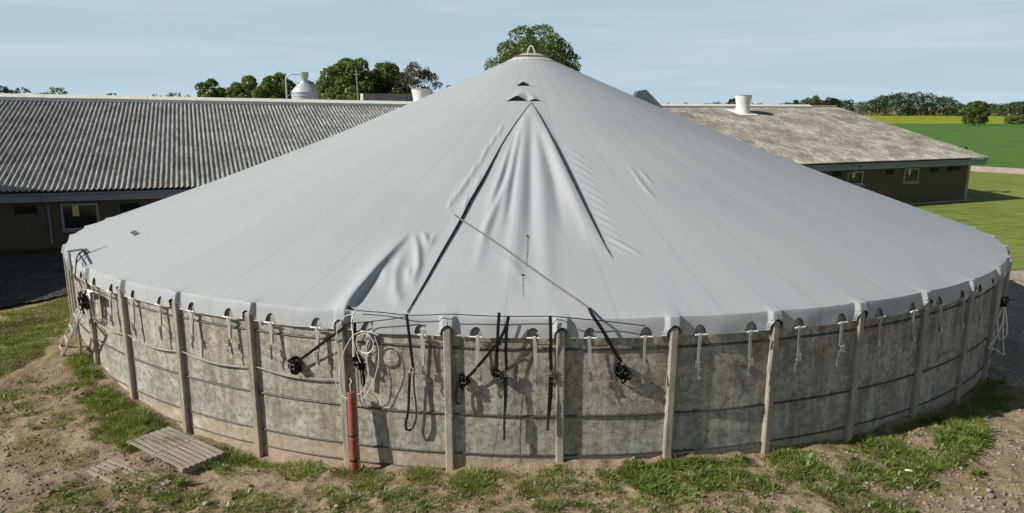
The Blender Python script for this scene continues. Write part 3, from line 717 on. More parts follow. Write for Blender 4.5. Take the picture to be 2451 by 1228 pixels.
# zip lines
def rel(P): return [loc(p) for p in P]
for nm_, pts, wd in ((0, ZIP_L, (.012, .014, .022, .035, .085, .095, .075, .055, .045, .035)), (1, ZIP_R, (.02, .035, .05, .06, .055, .045, .03, .012))):
    P = spline([on_cone(x, y) for x, y in pts], 10); wv = np.interp(np.linspace(0, len(wd)-1, len(P)), np.arange(len(wd)), wd); V = []
    for i in range(len(P)):
        t = P[min(i+1, len(P)-1)]-P[max(i-1, 0)]; sx = np.cross(t, np.array([0, -.3, .95])); sx /= np.linalg.norm(sx); row = []
        for off in (-.006, -.003, .003, .004+wv[i]*.18, .006+wv[i]*.36):
            q = P[i]+sx*off*(1 if nm_ == 0 else 1); h = float(cover_disp(np.array([q[0]]), np.array([q[1]]))[0]); row.append([q[0], q[1]-TD, float(cone_z(q[0], q[1]))+h+.012])
        if row[1][2] > row[2][2]: row[2][2] = (row[1][2]+row[3][2])/2
        V += row
    np_obj('zipper', V, grid_faces(len(P), 5), MAT['black'], cover)
# two slits with lifted flaps near the top of the zip
def flap(x0, x1, yb, yt, humps, hgt):
    n, m_ = 28, 8; V = []; D = []
    for i in range(n+1):
        u = i/n; x = x0+(x1-x0)*u
        hp = sum(a*max(0, 1-abs(u-c)/w_)**.8 for c, w_, a in humps)
        pb = on_cone(x, yb); pt = on_cone(x0+(x1-x0)*(.25+.5*u), yt)
        for j in range(m_+1):
            s_ = j/m_; q = pt*(1-s_)+pb*s_; q[2] = cone_z(q[0], q[1])+.008+hgt*hp*s_**1.3; V.append(loc(q))
        D.append((loc(on_cone(x, yb)+np.array([0, .03, .004])), V[-1]))
    f = np_obj('vent_flap', V, grid_faces(n+1, m_+1), MAT['cover'], cover, True, np.tile([[.1, 8.0]], (len(V), 1)))
    DV = [q for d in D for q in d]; np_obj('slit_shade', DV, [[2*i, 2*i+2, 2*i+3, 2*i+1] for i in range(n)], MAT['dark'], f)  # black sheet stands in for the shade inside the slit
flap(1206, 1304, 243, 220, [(.32, .24, 1), (.75, .14, .45)], .16)
flap(1238, 1282, 206.5, 196, [(.32, .34, 1)], .13)
# open end of the big fold at the rim, its inner shade a flat black face
p0 = on_cone(834, 741); mb = MB()
q = [cover_pt(834, 741)+np.array([0, -.03, 0])]
bx = [(826, 742), (829, 736), (832, 732), (835, 731.5), (838, 733), (841, 737), (848, 742)]
V = [loc(at_y(x, y, p0[1]-.05)) for x, y in bx]; np_obj('fold_mouth_shade', V, [list(range(len(V)))], MAT['dark'], cover)
# patches glued on the cover
def patch(px4, nm='patch', mat='patch', lift=.012):
    V = [loc(cover_pt(x, y, lift)) for x, y in px4]; n = len(V); V += [(v[0], v[1], v[2]-.01) for v in V]
    F = [list(range(n))]+[[i, n+i, n+(i+1) % n, (i+1) % n] for i in range(n)]
    return np_obj(nm, V, F, MAT[mat], cover)
patch([(311, 557), (322, 551.5), (334, 559), (322, 565)][::-1])
patch([(194, 598), (207, 595), (216, 604), (203, 610)][::-1])
for pts, wd in (([(1262.5, 566), (1261.5, 600), (1259, 640)], .022), ([(1251, 662), (1251, 690), (1252, 715)], .016)):
    P = spline([cover_pt(x, y, .012) for x, y in pts], 6); MB().ribbon(rel(P), wd, .004, (1, 0, 0)).build('rust_stain', 'rust', cover)
for x, y in ((1262, 565), (1251, 661)):
    p = cover_pt(x, y, .01); MB().lathe([(.02, -.01), (.02, .01), (.0, .014)], 10, loc(p)).build('eyelet', 'dark', cover)
# service hatch hood on the far right shoulder
hc = polar(3.95, math.radians(9), 0); hz = float(cone_z(hc[0], hc[1])); V = []
for (x, y, z) in ((-.42, -.4, .06), (-.22, -.35, .40), (.05, -.32, .44), (.62, -.35, -.12), (-.42, .5, .06), (-.22, .45, .40), (.05, .42, .44), (.62, .45, -.12), (.62, -.35, -.35), (.62, .45, -.35), (-.42, -.4, -.1), (-.42, .5, -.1)):
    V.append(loc((hc[0]+x, hc[1]+y, hz+z)))
np_obj('hatch_hood', V, [[0, 1, 5, 4], [1, 2, 6, 5], [2, 3, 7, 6], [10, 0, 4, 11], [3, 8, 9, 7], [10, 8, 3, 2, 1, 0], [4, 5, 6, 7, 9, 11]], simple('hatch_dark_sheet', (.09, .105, .12), .6), cover)
# ------------------------------------------------------------------ white tension straps with steel ratchets
def frame_at(th):
    return np.array([math.cos(th), math.sin(th), 0]), np.array([-math.sin(th), math.cos(th), 0])
def make_tension_strap():
    """local frame: x along the wall, -y out of the wall, origin on the rod under its opening"""
    root = empty('tension_strap')
    mb = MB(); mb.tube([(-.10, 0, 0), (.10, 0, 0)], .0135, 10); mb.build('rod', 'white', root, True)
    mb = MB(); mb.ribbon(spline([(.0, .022, -.01), (0, -.0, .024), (0, -.024, -.02), (.004, -.020, -.2), (.006, -.026, -.40)], 5), .046, .004, (1, 0, 0))
    mb.ribbon(spline([(.012, .018, -.02), (.016, .012, -.2), (.01, -.006, -.40)], 4), .044, .004, (1, 0, 0))
    mb.build('webbing', 'webb', root)
    mb = MB()
    for sx in (-.028, .028): mb.box((sx+.006, -.03, -.45), (.006, .035, .12))
    mb.tube([(-.034, -.03, -.415), (.044, -.03, -.415)], .017, 10); mb.tube([(-.03, -.035, -.50), (.04, -.035, -.50)], .008, 8)
    mb.bar((.006, -.05, -.40), (.006, -.062, -.50), .05, .006, (0, 1, 0)); mb.tube([(-.028, -.066, -.505), (.04, -.066, -.505)], .008, 8)
    mb.build('ratchet', 'steel', root, True)
    mb = MB(); mb.ribbon(spline([(.006, -.03, -.49), (.0, -.045, -.56), (-.004, -.03, -.64), (.004, -.042, -.72)], 5), .044, .004, (1, .15, 0))
    mb.ribbon(spline([(.008, -.02, -.49), (.02, -.02, -.56), (.03, -.012, -.66)], 4), .04, .004, (1, .5, 0)); mb.build('strap_tail', 'webb', root)
    return root
proto = make_tension_strap()
ORD = {1: 'first', 2: 'second', 3: 'third', 4: 'fourth', 5: 'fifth', 6: 'sixth', 7: 'seventh', 8: 'eighth'}
first = True
for k in range(0, 12):
    for hk in (0, 1):
        if (k == 11 and hk == 1): continue
        u = .25+.5*hk; th = ANG[k+6]*(1-u)+ANG[k+7]*u
        if first: o = proto; first = False
        else:
            o = proto.copy(); COL.objects.link(o)
            for ch in list(proto.children):
                c = ch.copy(); COL.objects.link(c); c.parent = o
        z = crease_z(th)-.31+.012; er, et = frame_at(th)
        o.location = polar(13.985, th, z); o.rotation_euler = (0, 0, th+PI/2)
        for c in o.children:
            if not c.name.startswith('rod'):
                c.location.x = (-.035 if k >= 6 else .03)+random.uniform(-.012, .012); c.rotation_euler.y = random.uniform(-.06, .06)
                c.scale.z = (.95+.38*random.random()) if c.name.startswith('webbing') else 1
        sc = None
        for c in o.children:
            if c.name.startswith('webbing'): sc = c.scale.z
        for c in o.children:
            if c.name.startswith(('ratchet', 'strap_tail')):
                c.location.z = -.41*(sc-1); c.scale.z = .85+.4*random.random() if c.name.startswith('strap_tail') else 1
                if c.name.startswith('strap_tail'): c.location.z = -.41*(sc-1)-.49*(1-c.scale.z)
        j = k-4
        side = ('left', 'right')[hk]
        where = f'{ORD[j+1]} bay right of the red pipe' if j >= 0 else f'{ORD[-j]} bay left of the red pipe'
        tag(o, f'white ratchet strap, {side} one in the {where}', 'ratchet strap', 'white tension straps hanging under the skirt')

# ------------------------------------------------------------------ black lashing straps
def wall_pt(x, y, out=.09): return on_cyl(x, y, 13.89+out)
def tang(p): a = math.atan2(p[1]-TD, p[0]); return np.array([-math.sin(a), math.cos(a), 0])
def outw(p): a = math.atan2(p[1]-TD, p[0]); return np.array([math.cos(a), math.sin(a), 0])
def bundle(parent, c, size, n=7, seed=1, ratchet=True, oval=1.5):
    """rolled-up webbing round a ratchet"""
    r = random.Random(seed); t = tang(c); o_ = outw(c); up = np.array([0, 0, 1.]); mb = MB()
    for i in range(n):
        tilt = r.uniform(-.55, .55)+.35; ax = t*math.cos(tilt)+up*math.sin(tilt); ay = -t*math.sin(tilt)+up*math.cos(tilt)
        a = size*r.uniform(.14, .42); b = size*r.uniform(.55, .62*oval); cc = c+t*r.uniform(-.3, .3)*size+o_*r.uniform(-.02, .05)+up*r.uniform(-.35, .25)*size
        pts = [cc+ax*a*math.cos(q)+ay*b*math.sin(q)+o_*(.035*math.sin(q*2+i))+t*(.018*math.sin(q*3+i*2)) for q in np.linspace(.2*(i % 3), 2*PI-.3*(i % 2), 22)]
        mb.ribbon(pts, .048, .005, (o_+t*r.uniform(-.5, .5)))
    mb.build('webbing_roll', 'black', parent)
    if ratchet:
        mb = MB(); R = np.stack([t, o_, up], 1); q = c+o_*.06
        for s_ in (-1, 1): mb.box(q+t*.034*s_, (.006, .05, .13), R)
        mb.tube([q-t*.045+up*.02, q+t*.045+up*.02], .016, 8); mb.tube([q-t*.04-up*.05+o_*.02, q+t*.04-up*.05+o_*.02], .009, 8)
        mb.build('ratchet', 'dsteel', parent, True)
def black_strap(name_label, paths, rolls=(), ratchets=(), tails=(), cat='lashing strap', w=.05, thing='lashing_strap'):
    base = paths[0][0]; root = empty(thing, base); rb = np.array(root.location)
    tag(root, name_label, cat, 'black lashing straps on the tank wall')
    mb = MB()
    for P in paths: mb.ribbon([p-rb for p in P], w, .005, [tang(p) for p in P])
    mb.build('webbing', 'black', root)
    for (c, size, n, sd_, rt) in rolls:
        sub = []
        before = set(bpy.data.objects); bundle(root, c, size, n, sd_, rt)
        for o in set(bpy.data.objects)-before: o.location = -rb
    for c in ratchets:
        before = set(bpy.data.objects); mb = MB(); t = tang(c); o_ = outw(c); up = np.array([0, 0, 1.]); R = np.stack([t, o_, up], 1)
        for s_ in (-1, 1): mb.box(c+t*.032*s_, (.006, .05, .13), R)
        mb.tube([c-t*.042+up*.03, c+t*.042+up*.03], .016, 8); mb.tube([c-t*.04-up*.05+o_*.03, c+t*.04-up*.05+o_*.03], .009, 8)
        mb.build('ratchet', 'dsteel', root, True).location = -rb
    for P in tails:
        mb = MB(); mb.ribbon([p-rb for p in P], .045, .004, [tang(p)*(1 if i < len(P)*.5 else .8)+outw(p)*(.0 if i < len(P)*.5 else .6) for i, p in enumerate(P)]); mb.build('strap_tail', 'black', root)
    return root
def wp(pts, out=.1, n=6): return spline([wall_pt(x, y, (o[0] if o else out)) for x, y, *o in pts], n)
black_strap('black strap slanting down-left across a post to a rolled-up bundle',
    [wp([(842, 769, .17), (822, 786, .2), (790, 808, .16), (750, 838, .12), (712, 866, .10)])], [(wall_pt(706, 873, .08), .15, 9, 3, True)])
black_strap('black rolled-up strap hanging inside the white cable coil above the red pipe',
    [wp([(849, 772, .14), (850, 800, .13), (853, 850, .11), (858, 868, .1)])], [(wall_pt(857, 868, .1), .13, 8, 5, True)],
    tails=[wp([(868, 872, .13), (870, 900, .12), (872, 920, .11), (866, 920, .12), (864, 896, .13), (862, 875, .12)])])
black_strap('black strap hanging straight from the lower zip end, its long tail looped near the ground',
    [wp([(973, 752, .15), (978, 790, .155), (984, 840, .13), (989, 880, .11)])], [], [wall_pt(988, 890, .11)],
    tails=[wp([(981, 893, .12), (979, 940, .12), (977, 985, .12), (971, 1014, .13), (975, 1030, .14), (988, 1024, .14), (996, 1000, .13), (995, 960, .12), (991, 930, .12), (990, 895, .12)])])
black_strap('black strap slanting down-left to a buckle and bundle just right of a post',
    [wp([(1218, 758, .15), (1208, 790, .155), (1196, 812, .15), (1190, 826, .13)]), wp([(1200, 824, .16), (1188, 826, .15), (1160, 858, .13), (1130, 893, .12), (1112, 908, .11)])],
    [(wall_pt(1108, 909, .08), .13, 7, 8, False)], [wall_pt(1110, 908, .13)],
    tails=[wp([(1096, 912, .1), (1092, 945, .11), (1094, 964, .12), (1101, 966, .12), (1106, 955, .12), (1108, 920, .1)])])
black_strap('black strap ending in a ratchet wrapped in loose loops, left of the longest tail',
    [wp([(1195, 748, .14), (1192, 790, .155), (1190, 840, .12), (1189, 885, .11)])], [(wall_pt(1186, 892, .08), .10, 5, 13, False)], [wall_pt(1191, 897, .12)])
black_strap('black strap with the longest hanging tail, reaching almost to the wall foot',
    [wp([(1216, 758, .16), (1212, 800, .16), (1211, 850, .13), (1213, 886, .11)])], [], [wall_pt(1213, 892, .11)],
    tails=[wp([(1212, 900, .13), (1211, 950, .15), (1208, 1000, .17), (1207, 1054, .17)]), wp([(1208, 900, .12), (1209, 960, .14), (1206, 1030, .15)])])
black_strap('black strap hanging beside the left face of a post with a doubled tail',
    [wp([(1317, 757, .14), (1318, 800, .155), (1318, 850, .12), (1319, 885, .11)])], [], [wall_pt(1320, 892, .11), wall_pt(1326, 905, .1)],
    tails=[wp([(1317, 897, .13), (1315, 950, .14), (1312, 1000, .15), (1311, 1031, .15)]), wp([(1321, 897, .12), (1319, 950, .13), (1314, 1000, .13)])])
# faded strap over the cover whose dark end hangs on the wall
P1 = spline([cover_pt(x, y, .02) for x, y in ((1088, 519), (1103, 530), (1155, 564), (1210, 602), (1260, 639), (1318, 680), (1370, 716), (1410, 744))], 6)
for q_ in P1: q_[2] = float(cone_z(q_[0], q_[1]))+.045
P2 = wp([(1416, 751, .14), (1440, 787, .165), (1465, 830, .14), (1487, 866, .11)])
root = empty('lashing_strap', P1[0]); rb = np.array(root.location); tag(root, 'long faded strap lying slantwise across the cover, its black end rolled up', 'lashing strap', 'black lashing straps on the tank wall')
MB().ribbon([p-rb for p in P1], .046, .006, [np.cross(P1[min(i+1, len(P1)-1)]-P1[max(i-1, 0)], np.array([0, -.3, .95])) for i in range(len(P1))]).build('faded_webbing', 'beige', root)
MB().ribbon([p-rb for p in [P1[-1]]+P2], .056, .006, [tang(p) for p in [P1[-1]]+P2]).build('webbing', 'black', root)
before = set(bpy.data.objects); bundle(root, wall_pt(1488, 890, .09), .17, 10, 21, False, 1.7)
for o in set(bpy.data.objects)-before: o.location = -rb
# thin cord along the rim
def cord(name, label, pts, r, mat, cat='rope', n=6, r0=None):
    root_p = np.array(pts[0]); mb = MB(); P = spline(pts, n); mb.tube([np.array(p)-root_p for p in P], r, 6, True, None if r0 is None else list(r0+(r-r0)*np.minimum(1, np.linspace(0, 2, len(P)))))
    o = mb.build(name, mat, None, True); o.location = root_p; tag(o, label, cat); return o
def rimp(x, y, out=.06): return on_cyl(x, y, R_RIM+out)
cord('rim_cord', 'thin black cord stretched along the rim above the middle wall bays', [rimp(852, 743, .06), rimp(915, 748, .06), rimp(973, 754, .1), rimp(1030, 754, .1), rimp(1075, 752, .14), rimp(1190, 757, .1), rimp(1320, 757, .1), rimp(1345, 759, .15), rimp(1440, 768, .11), rimp(1545, 780, .15)], .008, 'black')
cord('lower_cord', 'short black cord dropping from the zip end to the post top above the red pipe', [rimp(972, 758, .12), rimp(920, 766, .13), rimp(870, 771, .15), rimp(835, 774, .26)], .008, 'black')
cord('ground_cord', 'hair-thin dark cord hanging down the wall to the ground between the two middle posts', [wall_pt(1206, 900, .12), wall_pt(1200, 960, .12), wall_pt(1190, 1040, .14), wall_pt(1175, 1118, .2)], .004, 'black')
# white cable coil by the red pipe
C0 = wall_pt(852, 862, .16); root = empty('cable_coil', C0); rb = np.array(C0); tag(root, 'coil of thin white cable hung on the rim above the red pipe', 'cable')
mb = MB()
for pts in ([(843, 753), (826, 757), (810, 780), (802, 830), (801, 890), (808, 930), (822, 950), (845, 950), (868, 935), (880, 908)],
            [(845, 757), (843, 790), (848, 825), (856, 850), (863, 868)],
            [(905, 802), (880, 794), (850, 800), (828, 830), (816, 870), (813, 910), (820, 945), (842, 962), (870, 952), (893, 915), (905, 870), (906, 835), (897, 806)]):
    mb.tube([p-rb for p in spline([wall_pt(x, y, .19 if i % 2 else .2) for i, (x, y) in enumerate(pts)], 7)], .0062, 6)
mb.build('cable_loop', 'rope', root, True)
mb = MB(); cc = wall_pt(874, 822, .2); t = tang(cc)
for q in range(2): mb.tube([cc-rb+t*(.145+.006*q)*math.cos(a)+np.array([0, 0, 1])*(.165+.006*q)*math.sin(a)+outw(cc)*.012*q for a in np.linspace(0, 2*PI, 34)], .0062, 6)
mb.build('small_loop', 'rope', root, True)
mb = MB(); mb.tube([p-rb for p in spline([wall_pt(876, 850, .18), wall_pt(881, 880, .18), wall_pt(884, 910, .17), wall_pt(880, 935, .17)], 6)], .0062, 6); mb.tube([p-rb for p in spline([wall_pt(848, 745, .17), wall_pt(842, 770, .2), wall_pt(845, 800, .2), wall_pt(846, 855, .18)], 6)], .014, 6); mb.build('cable_end', 'rope', root, True)
# red ribbed drain pipe against the post
pb_, pt_ = on_cyl(848, 1124, 14.20), on_cyl(840, 938, 14.11); pb_[2] -= .25
root = empty('drain_pipe', pb_); tag(root, 'red ribbed plastic drain pipe standing against a tank post', 'pipe'); ax = pt_-pb_; L = np.linalg.norm(ax)
n = int(L/.011); prof = [(0.067+.0022*math.sin(i*2*PI/4.0), i*L/n) for i in range(n+1)]; prof[-1] = (.062, L); prof += [(.052, L), (.05, L-.12)]
mb = MB(); mb.lathe(prof, 22, (0, 0, 0), True); o = mb.build('pipe_wall', 'red', root, True); o.rotation_euler = Vector(ax).to_track_quat('Z', 'Y').to_euler()
for f_ in (.26, .53): 
    mb = MB(); mb.lathe([(.0705, -.012), (.073, -.006), (.073, .006), (.0705, .012)], 22, (0, 0, 0), False); q = mb.build('joint_ring', 'dark', root, True); q.location = Vector(ax*f_); q.rotation_euler = o.rotation_euler
cord('pipe_cable', 'white cable end rising out of the red drain pipe', [pt_+np.array([0, 0, -.1]), pt_+np.array([-.01, 0, .12]), wall_pt(841, 915, .15), wall_pt(838, 905, .12)], .008, 'rope', 'cable')
# sagging grey conduits between the left posts
mb = MB(); root = empty('conduit', polar(13.95, kang(1), 1.5)); rb = np.array(root.location)
tag(root, 'pale grey conduit sagging from post to post along the left part of the wall', 'conduit')
for k in (0, 1, 2, 3):
    for q, (dz, dr) in enumerate(((0, .045), (-.028, .042))):
        mb = MB(); mb.tube([polar(RW+dr+.02*math.sin(u*PI), kang(k)*(1-u)+kang(k+1)*u, 1.475+dz*math.sin(u*PI)-.05*math.sin(u*PI)+.03*(1-u)) - rb for u in np.linspace(0.03, .97, 18)], .0095, 8)
        mb.build('conduit_span', 'conduit', root, True)

# ------------------------------------------------------------------ things on the far left of the wall
def yA(x, y, Yd): return at_y(x, y, Yd)
mp0 = on_cyl(184, 762, 14.13); mp1 = on_cyl(168.5, 604, 14.13); mp1[:2] = mp0[:2]+.3*(mp1[:2]-mp0[:2]); mp2 = cover_pt(197, 602, .05)
root = empty('metal_standpipe', mp0); rb = np.array(mp0); tag(root, 'thin grey metal pipe beside the leftmost posts, bent over onto the cover', 'pipe')
MB().tube([np.zeros(3)-np.array([0, 0, .9]), (mp1-rb)*.98, mp1-rb], .027, 10).build('riser', 'conduit', root, True)
MB().tube([mp1-rb+np.array([-.02, 0, 0]), mp2-rb], .024, 10).build('arm', 'conduit', root, True)
for f_ in (.25, .62): MB().lathe([(.034, -.03), (.034, .03)], 12, tuple((mp1-rb)*f_)).build('clamp', 'dsteel', root, True)
cord('cover_cable', 'black cable on the left edge of the cover, looping down by the standpipe',
     [cover_pt(258, 590, .015), cover_pt(240, 597, .02), cover_pt(222, 604, .02), cover_pt(206, 611, .03), on_cyl(188, 622, 13.9), on_cyl(182, 634, 14.05), on_cyl(180.5, 650, 14.13), on_cyl(180, 665, 14.15), on_cyl(190, 675, 14.1), on_cyl(197, 690, 14.1)], .013, 'black', 'cable', 6, .004)
cord('branch_cable', 'short black cable from the grey patch to the thicker cable at left', [cover_pt(200, 601, .02), on_cyl(188, 608, 13.75), on_cyl(183, 620, 13.98), on_cyl(182, 634, 14.07)], .014, 'black', 'cable')
bc = on_cyl(214, 704, 14.1); root = empty('junction_box', bc, kang(0.35)+PI/2); tag(root, 'small white junction box fixed to the wall top beside the leftmost openings', 'junction box')
MB().box((0, 0, 0), (.34, .10, .15)).build('housing', 'white', root, False, .012)
MB().box((.26, .01, -.0), (.14, .09, .12)).build('dark_socket', 'dark', root, False, .01); MB().box((.37, .0, 0.01), (.05, .1, .12)).build('socket_cover', 'beige', root, False, .01)
cb = on_cyl(203, 722, 14.18); root = empty('cable_bundle', cb); rb = np.array(cb); tag(root, 'tangled black cable bundle hanging below the white junction box', 'cable')
rr = random.Random(4); mb = MB()
for i in range(13):
    a, b = rr.uniform(.07, .15), rr.uniform(.09, .2); t = tang(cb); c = t*rr.uniform(-.06, .06)+np.array([0, 0, rr.uniform(-.1, .1)])+outw(cb)*rr.uniform(-.04, .08)
    mb.tube([c+t*a*math.cos(q)+np.array([0, 0, 1])*b*math.sin(q)+outw(cb)*.03*math.sin(2*q+i) for q in np.linspace(0, 2*PI, 20)], .011, 6)
mb.build('cable_loop', 'black', root, True)
mb = MB(); cw = on_cyl(196, 757, 14.2)
for i in range(5):
    a, b = rr.uniform(.05, .11), rr.uniform(.07, .16); t = tang(cw); c = cw+t*rr.uniform(-.06, .06)+np.array([0, 0, rr.uniform(-.07, .12)])+outw(cw)*rr.uniform(-.03, .06)
    mb.tube([c-cw+t*a*math.cos(q)+np.array([0, 0, 1])*b*math.sin(q)+outw(cw)*.03*math.sin(q*2+i) for q in np.linspace(0, 2*PI, 20)], .010, 6)
mb.tube([p-cw for p in spline([on_cyl(212, 700, 14.15), on_cyl(218, 735, 14.1), on_cyl(226, 760, 14.05), on_cyl(232, 772, 14.0)], 6)], .012, 6)
o = mb.build('white_cable', 'rope', None, True); o.location = cw; tag(o, 'tangle of white cable hanging under the black bundle on the left posts', 'cable')
# aluminium ladder leaning on the left posts
f1, f2 = at_z(142, 834, .50), at_z(147, 857, .42); t1, t2 = on_cyl(182, 744, 14.22), on_cyl(188, 759, 14.2); up_ = (t1-f1)/np.linalg.norm(t1-f1); t2 = f2+(t1-f1)
root = empty('ladder', f1); rb = np.array(f1); tag(root, 'short aluminium ladder leaning against the leftmost tank posts on the grass bank', 'ladder')
for a, b in ((f1, t1), (f2, t2)): MB().bar(a-rb, b-rb, .028, .06, (0, 1, 0)).build('rail', 'alu', root)
for f_ in (.07, .36, .66, .93): MB().bar(f1+(t1-f1)*f_-rb, f2+(t2-f2)*f_-rb, .05, .03).build('rung', 'alu', root)
for a, b in ((f1, t1), (f2, t2)): MB().box(a-rb, (.05, .07, .05)).build('foot', 'dark', root)
# right-hand end: black strap bundle and white rope
c = on_cyl(2392, 722, 14.15) + np.array([.12, .05, 0]); root = empty('lashing_strap', c); tag(root, 'black strap bundle jutting from the last post at the right edge', 'lashing strap', 'black lashing straps on the tank wall')
before = set(bpy.data.objects); bundle(root, c, .12, 9, 33, True)
for o in set(bpy.data.objects)-before: o.location = -np.array(root.location)
mb = MB(); c0 = c+np.array([.02, .0, -.1])
for pts in ([(0, 0), (-.07, -.3), (-.05, -.62), (.05, -.75), (.13, -.62), (.11, -.3), (.03, -.02)], [(.02, 0), (.02, -.35), (-.06, -.72), (-.16, -.95), (-.02, -.98), (.14, -1.08), (.15, -.95), (.04, -.6), (.06, -.2), (.03, 0)]):
    mb.tube(spline([(a, -.05*math.sin(b*9), b) for a, b in pts], 6), .012, 6)
o = mb.build('rope_loop', 'rope', None, True); o.location = c0; tag(o, 'pale rope looped below the black bundle at the right edge', 'rope')

# ------------------------------------------------------------------ pallets
def pallet(label, c4, sink, nb, seed):
    """c4: plan corners, first edge is the board direction"""
    P = [np.array([p[0], p[1], 0]) for p in c4]; c = sum(P)/4; ex = (P[1]-P[0]+P[2]-P[3])/2; ey = (P[3]-P[0]+P[2]-P[1])/2
    lx, ly = np.linalg.norm(ex), np.linalg.norm(ey); zg = [float(ground_z(p[0], p[1])) for p in P]; z = float(np.mean(zg))
    root = empty('pallet', (c[0], c[1], z+sink), math.atan2(ex[1], ex[0])); tag(root, label, 'pallet', 'wooden pallets lying by the tank')
    root.rotation_euler.y = -((zg[1]+zg[2]-zg[0]-zg[3])/2)/lx*.8; root.rotation_euler.x = ((zg[2]+zg[3]-zg[0]-zg[1])/2)/ly*.8*(-1)
    r = random.Random(seed); bw = ly/nb; mb = MB()
    for i in range(nb):
        y = (i+.5)*bw-ly/2
        for hx in (-1, 1):
            mb.box((hx*lx*.25, -y, r.uniform(-.004, .004)), (lx*.5-.012, bw-.03-r.random()*.012, .024), np.array([[1, r.uniform(-.008, .008), 0], [0, 1, 0], [0, 0, 1]]))
    mb.build('deck', 'wood', root, False, .004)
    for xx in (-lx/2+.06, 0, lx/2-.06): MB().box((xx, 0, -.065), (.11, ly-.02, .10)).build('stringer', 'wood', root, False, .004)
    for yy in (-ly/2+.06, ly/2-.06): MB().box((0, yy, -.132), (lx-.04, .10, .022)).build('bottom_board', 'wood', root)
    return root
pc = [at_z(x, y, .02) for x, y in ((375, 1022), (522, 1062), (453, 1132), (334, 1061))]
pallet('weathered slatted pallet lying against the foot of the tank wall', pc, .115, 8, 1)
pc = [at_z(x, y, 0) for x, y in ((262, 1086), (405, 1140), (345, 1182), (212, 1124))]
pallet('broken pallet half buried in gravel, in front of the raised one', pc, .0, 6, 2)

# ------------------------------------------------------------------ stones
def stone_mesh(r, sd_):
    bm = bmesh.new(); bmesh.ops.create_icosphere(bm, subdivisions=1, radius=1); rr = random.Random(sd_); sx, sy, sz = r*rr.uniform(.8, 1.3), r*rr.uniform(.7, 1.1), r*rr.uniform(.5, .8)
    for v in bm.verts:
        k = rr.uniform(.78, 1.15)+.28*(float(vnoise(v.co.x*1.6+sd_, v.co.y*1.6+v.co.z*2, sd_))-.5); v.co = Vector((v.co.x*sx*k, v.co.y*sy*k, v.co.z*sz*k))
    V = [v.co[:] for v in bm.verts]; F = [[v.index for v in f.verts] for f in bm.faces]; bm.free(); return V, F
for i, (x, y, r, mt, lb) in enumerate(((1266, 1117, .05, 'wstone', 'round pale stone lying at the wall foot between the two middle posts'), (806, 1213, .06, 'wstone', 'white-crusted stone at the bottom edge below the red pipe'), (493, 1206, .055, 'wstone', 'white mottled stone in the soil in front of the pallets'),
        (1467, 1107, .04, 'wstone', 'pale broken lump at the wall foot right of the middle post'), (2370, 1190, .085, 'stone', 'largest stone on the dirt track in the bottom right corner'), (2236, 1006, .03, 'wstone', 'small white scrap in the grass near the right end of the wall'), (161, 915, .05, 'wstone', 'pale flat stone on the bare slope below the ladder'), (2316, 1172, .05, 'stone', 'pointed pale stone left of the largest one on the dirt track'))):
    p = at_z(x, y, 0)
    for _ in range(4): p = at_z(x, y, float(ground_z(p[0], p[1])))
    V, F = stone_mesh(r, i+3); o = np_obj('stone', V, F, MAT[mt], None, False); md = o.modifiers.new('round', 'BEVEL'); md.width = r*.12; md.segments = 2; o.location = (p[0], p[1], p[2]+r*.25); tag(o, lb, 'stone', 'loose stones on the ground')
for nm, x, y, a, L, mt, lb in (('plastic_tube', 2176, 1134, -.45, .13, 'rope', 'short white plastic tube lying in the grass at right'), ('stick', 2232, 1167, .6, .3, 'bark', 'dark piece of wood lying on the dirt at the edge of the grass')):
    p = at_z(x, y, 0); p = at_z(x, y, float(ground_z(p[0], p[1])))
    o = MB().tube([(-L/2, 0, 0), (0, 0, .01), (L/2, .01, 0)], .015, 8).build(nm, mt, None, True); o.location = (p[0], p[1], p[2]+.05); o.rotation_euler.z = a; tag(o, lb, 'tube' if nm != 'stick' else 'stick')
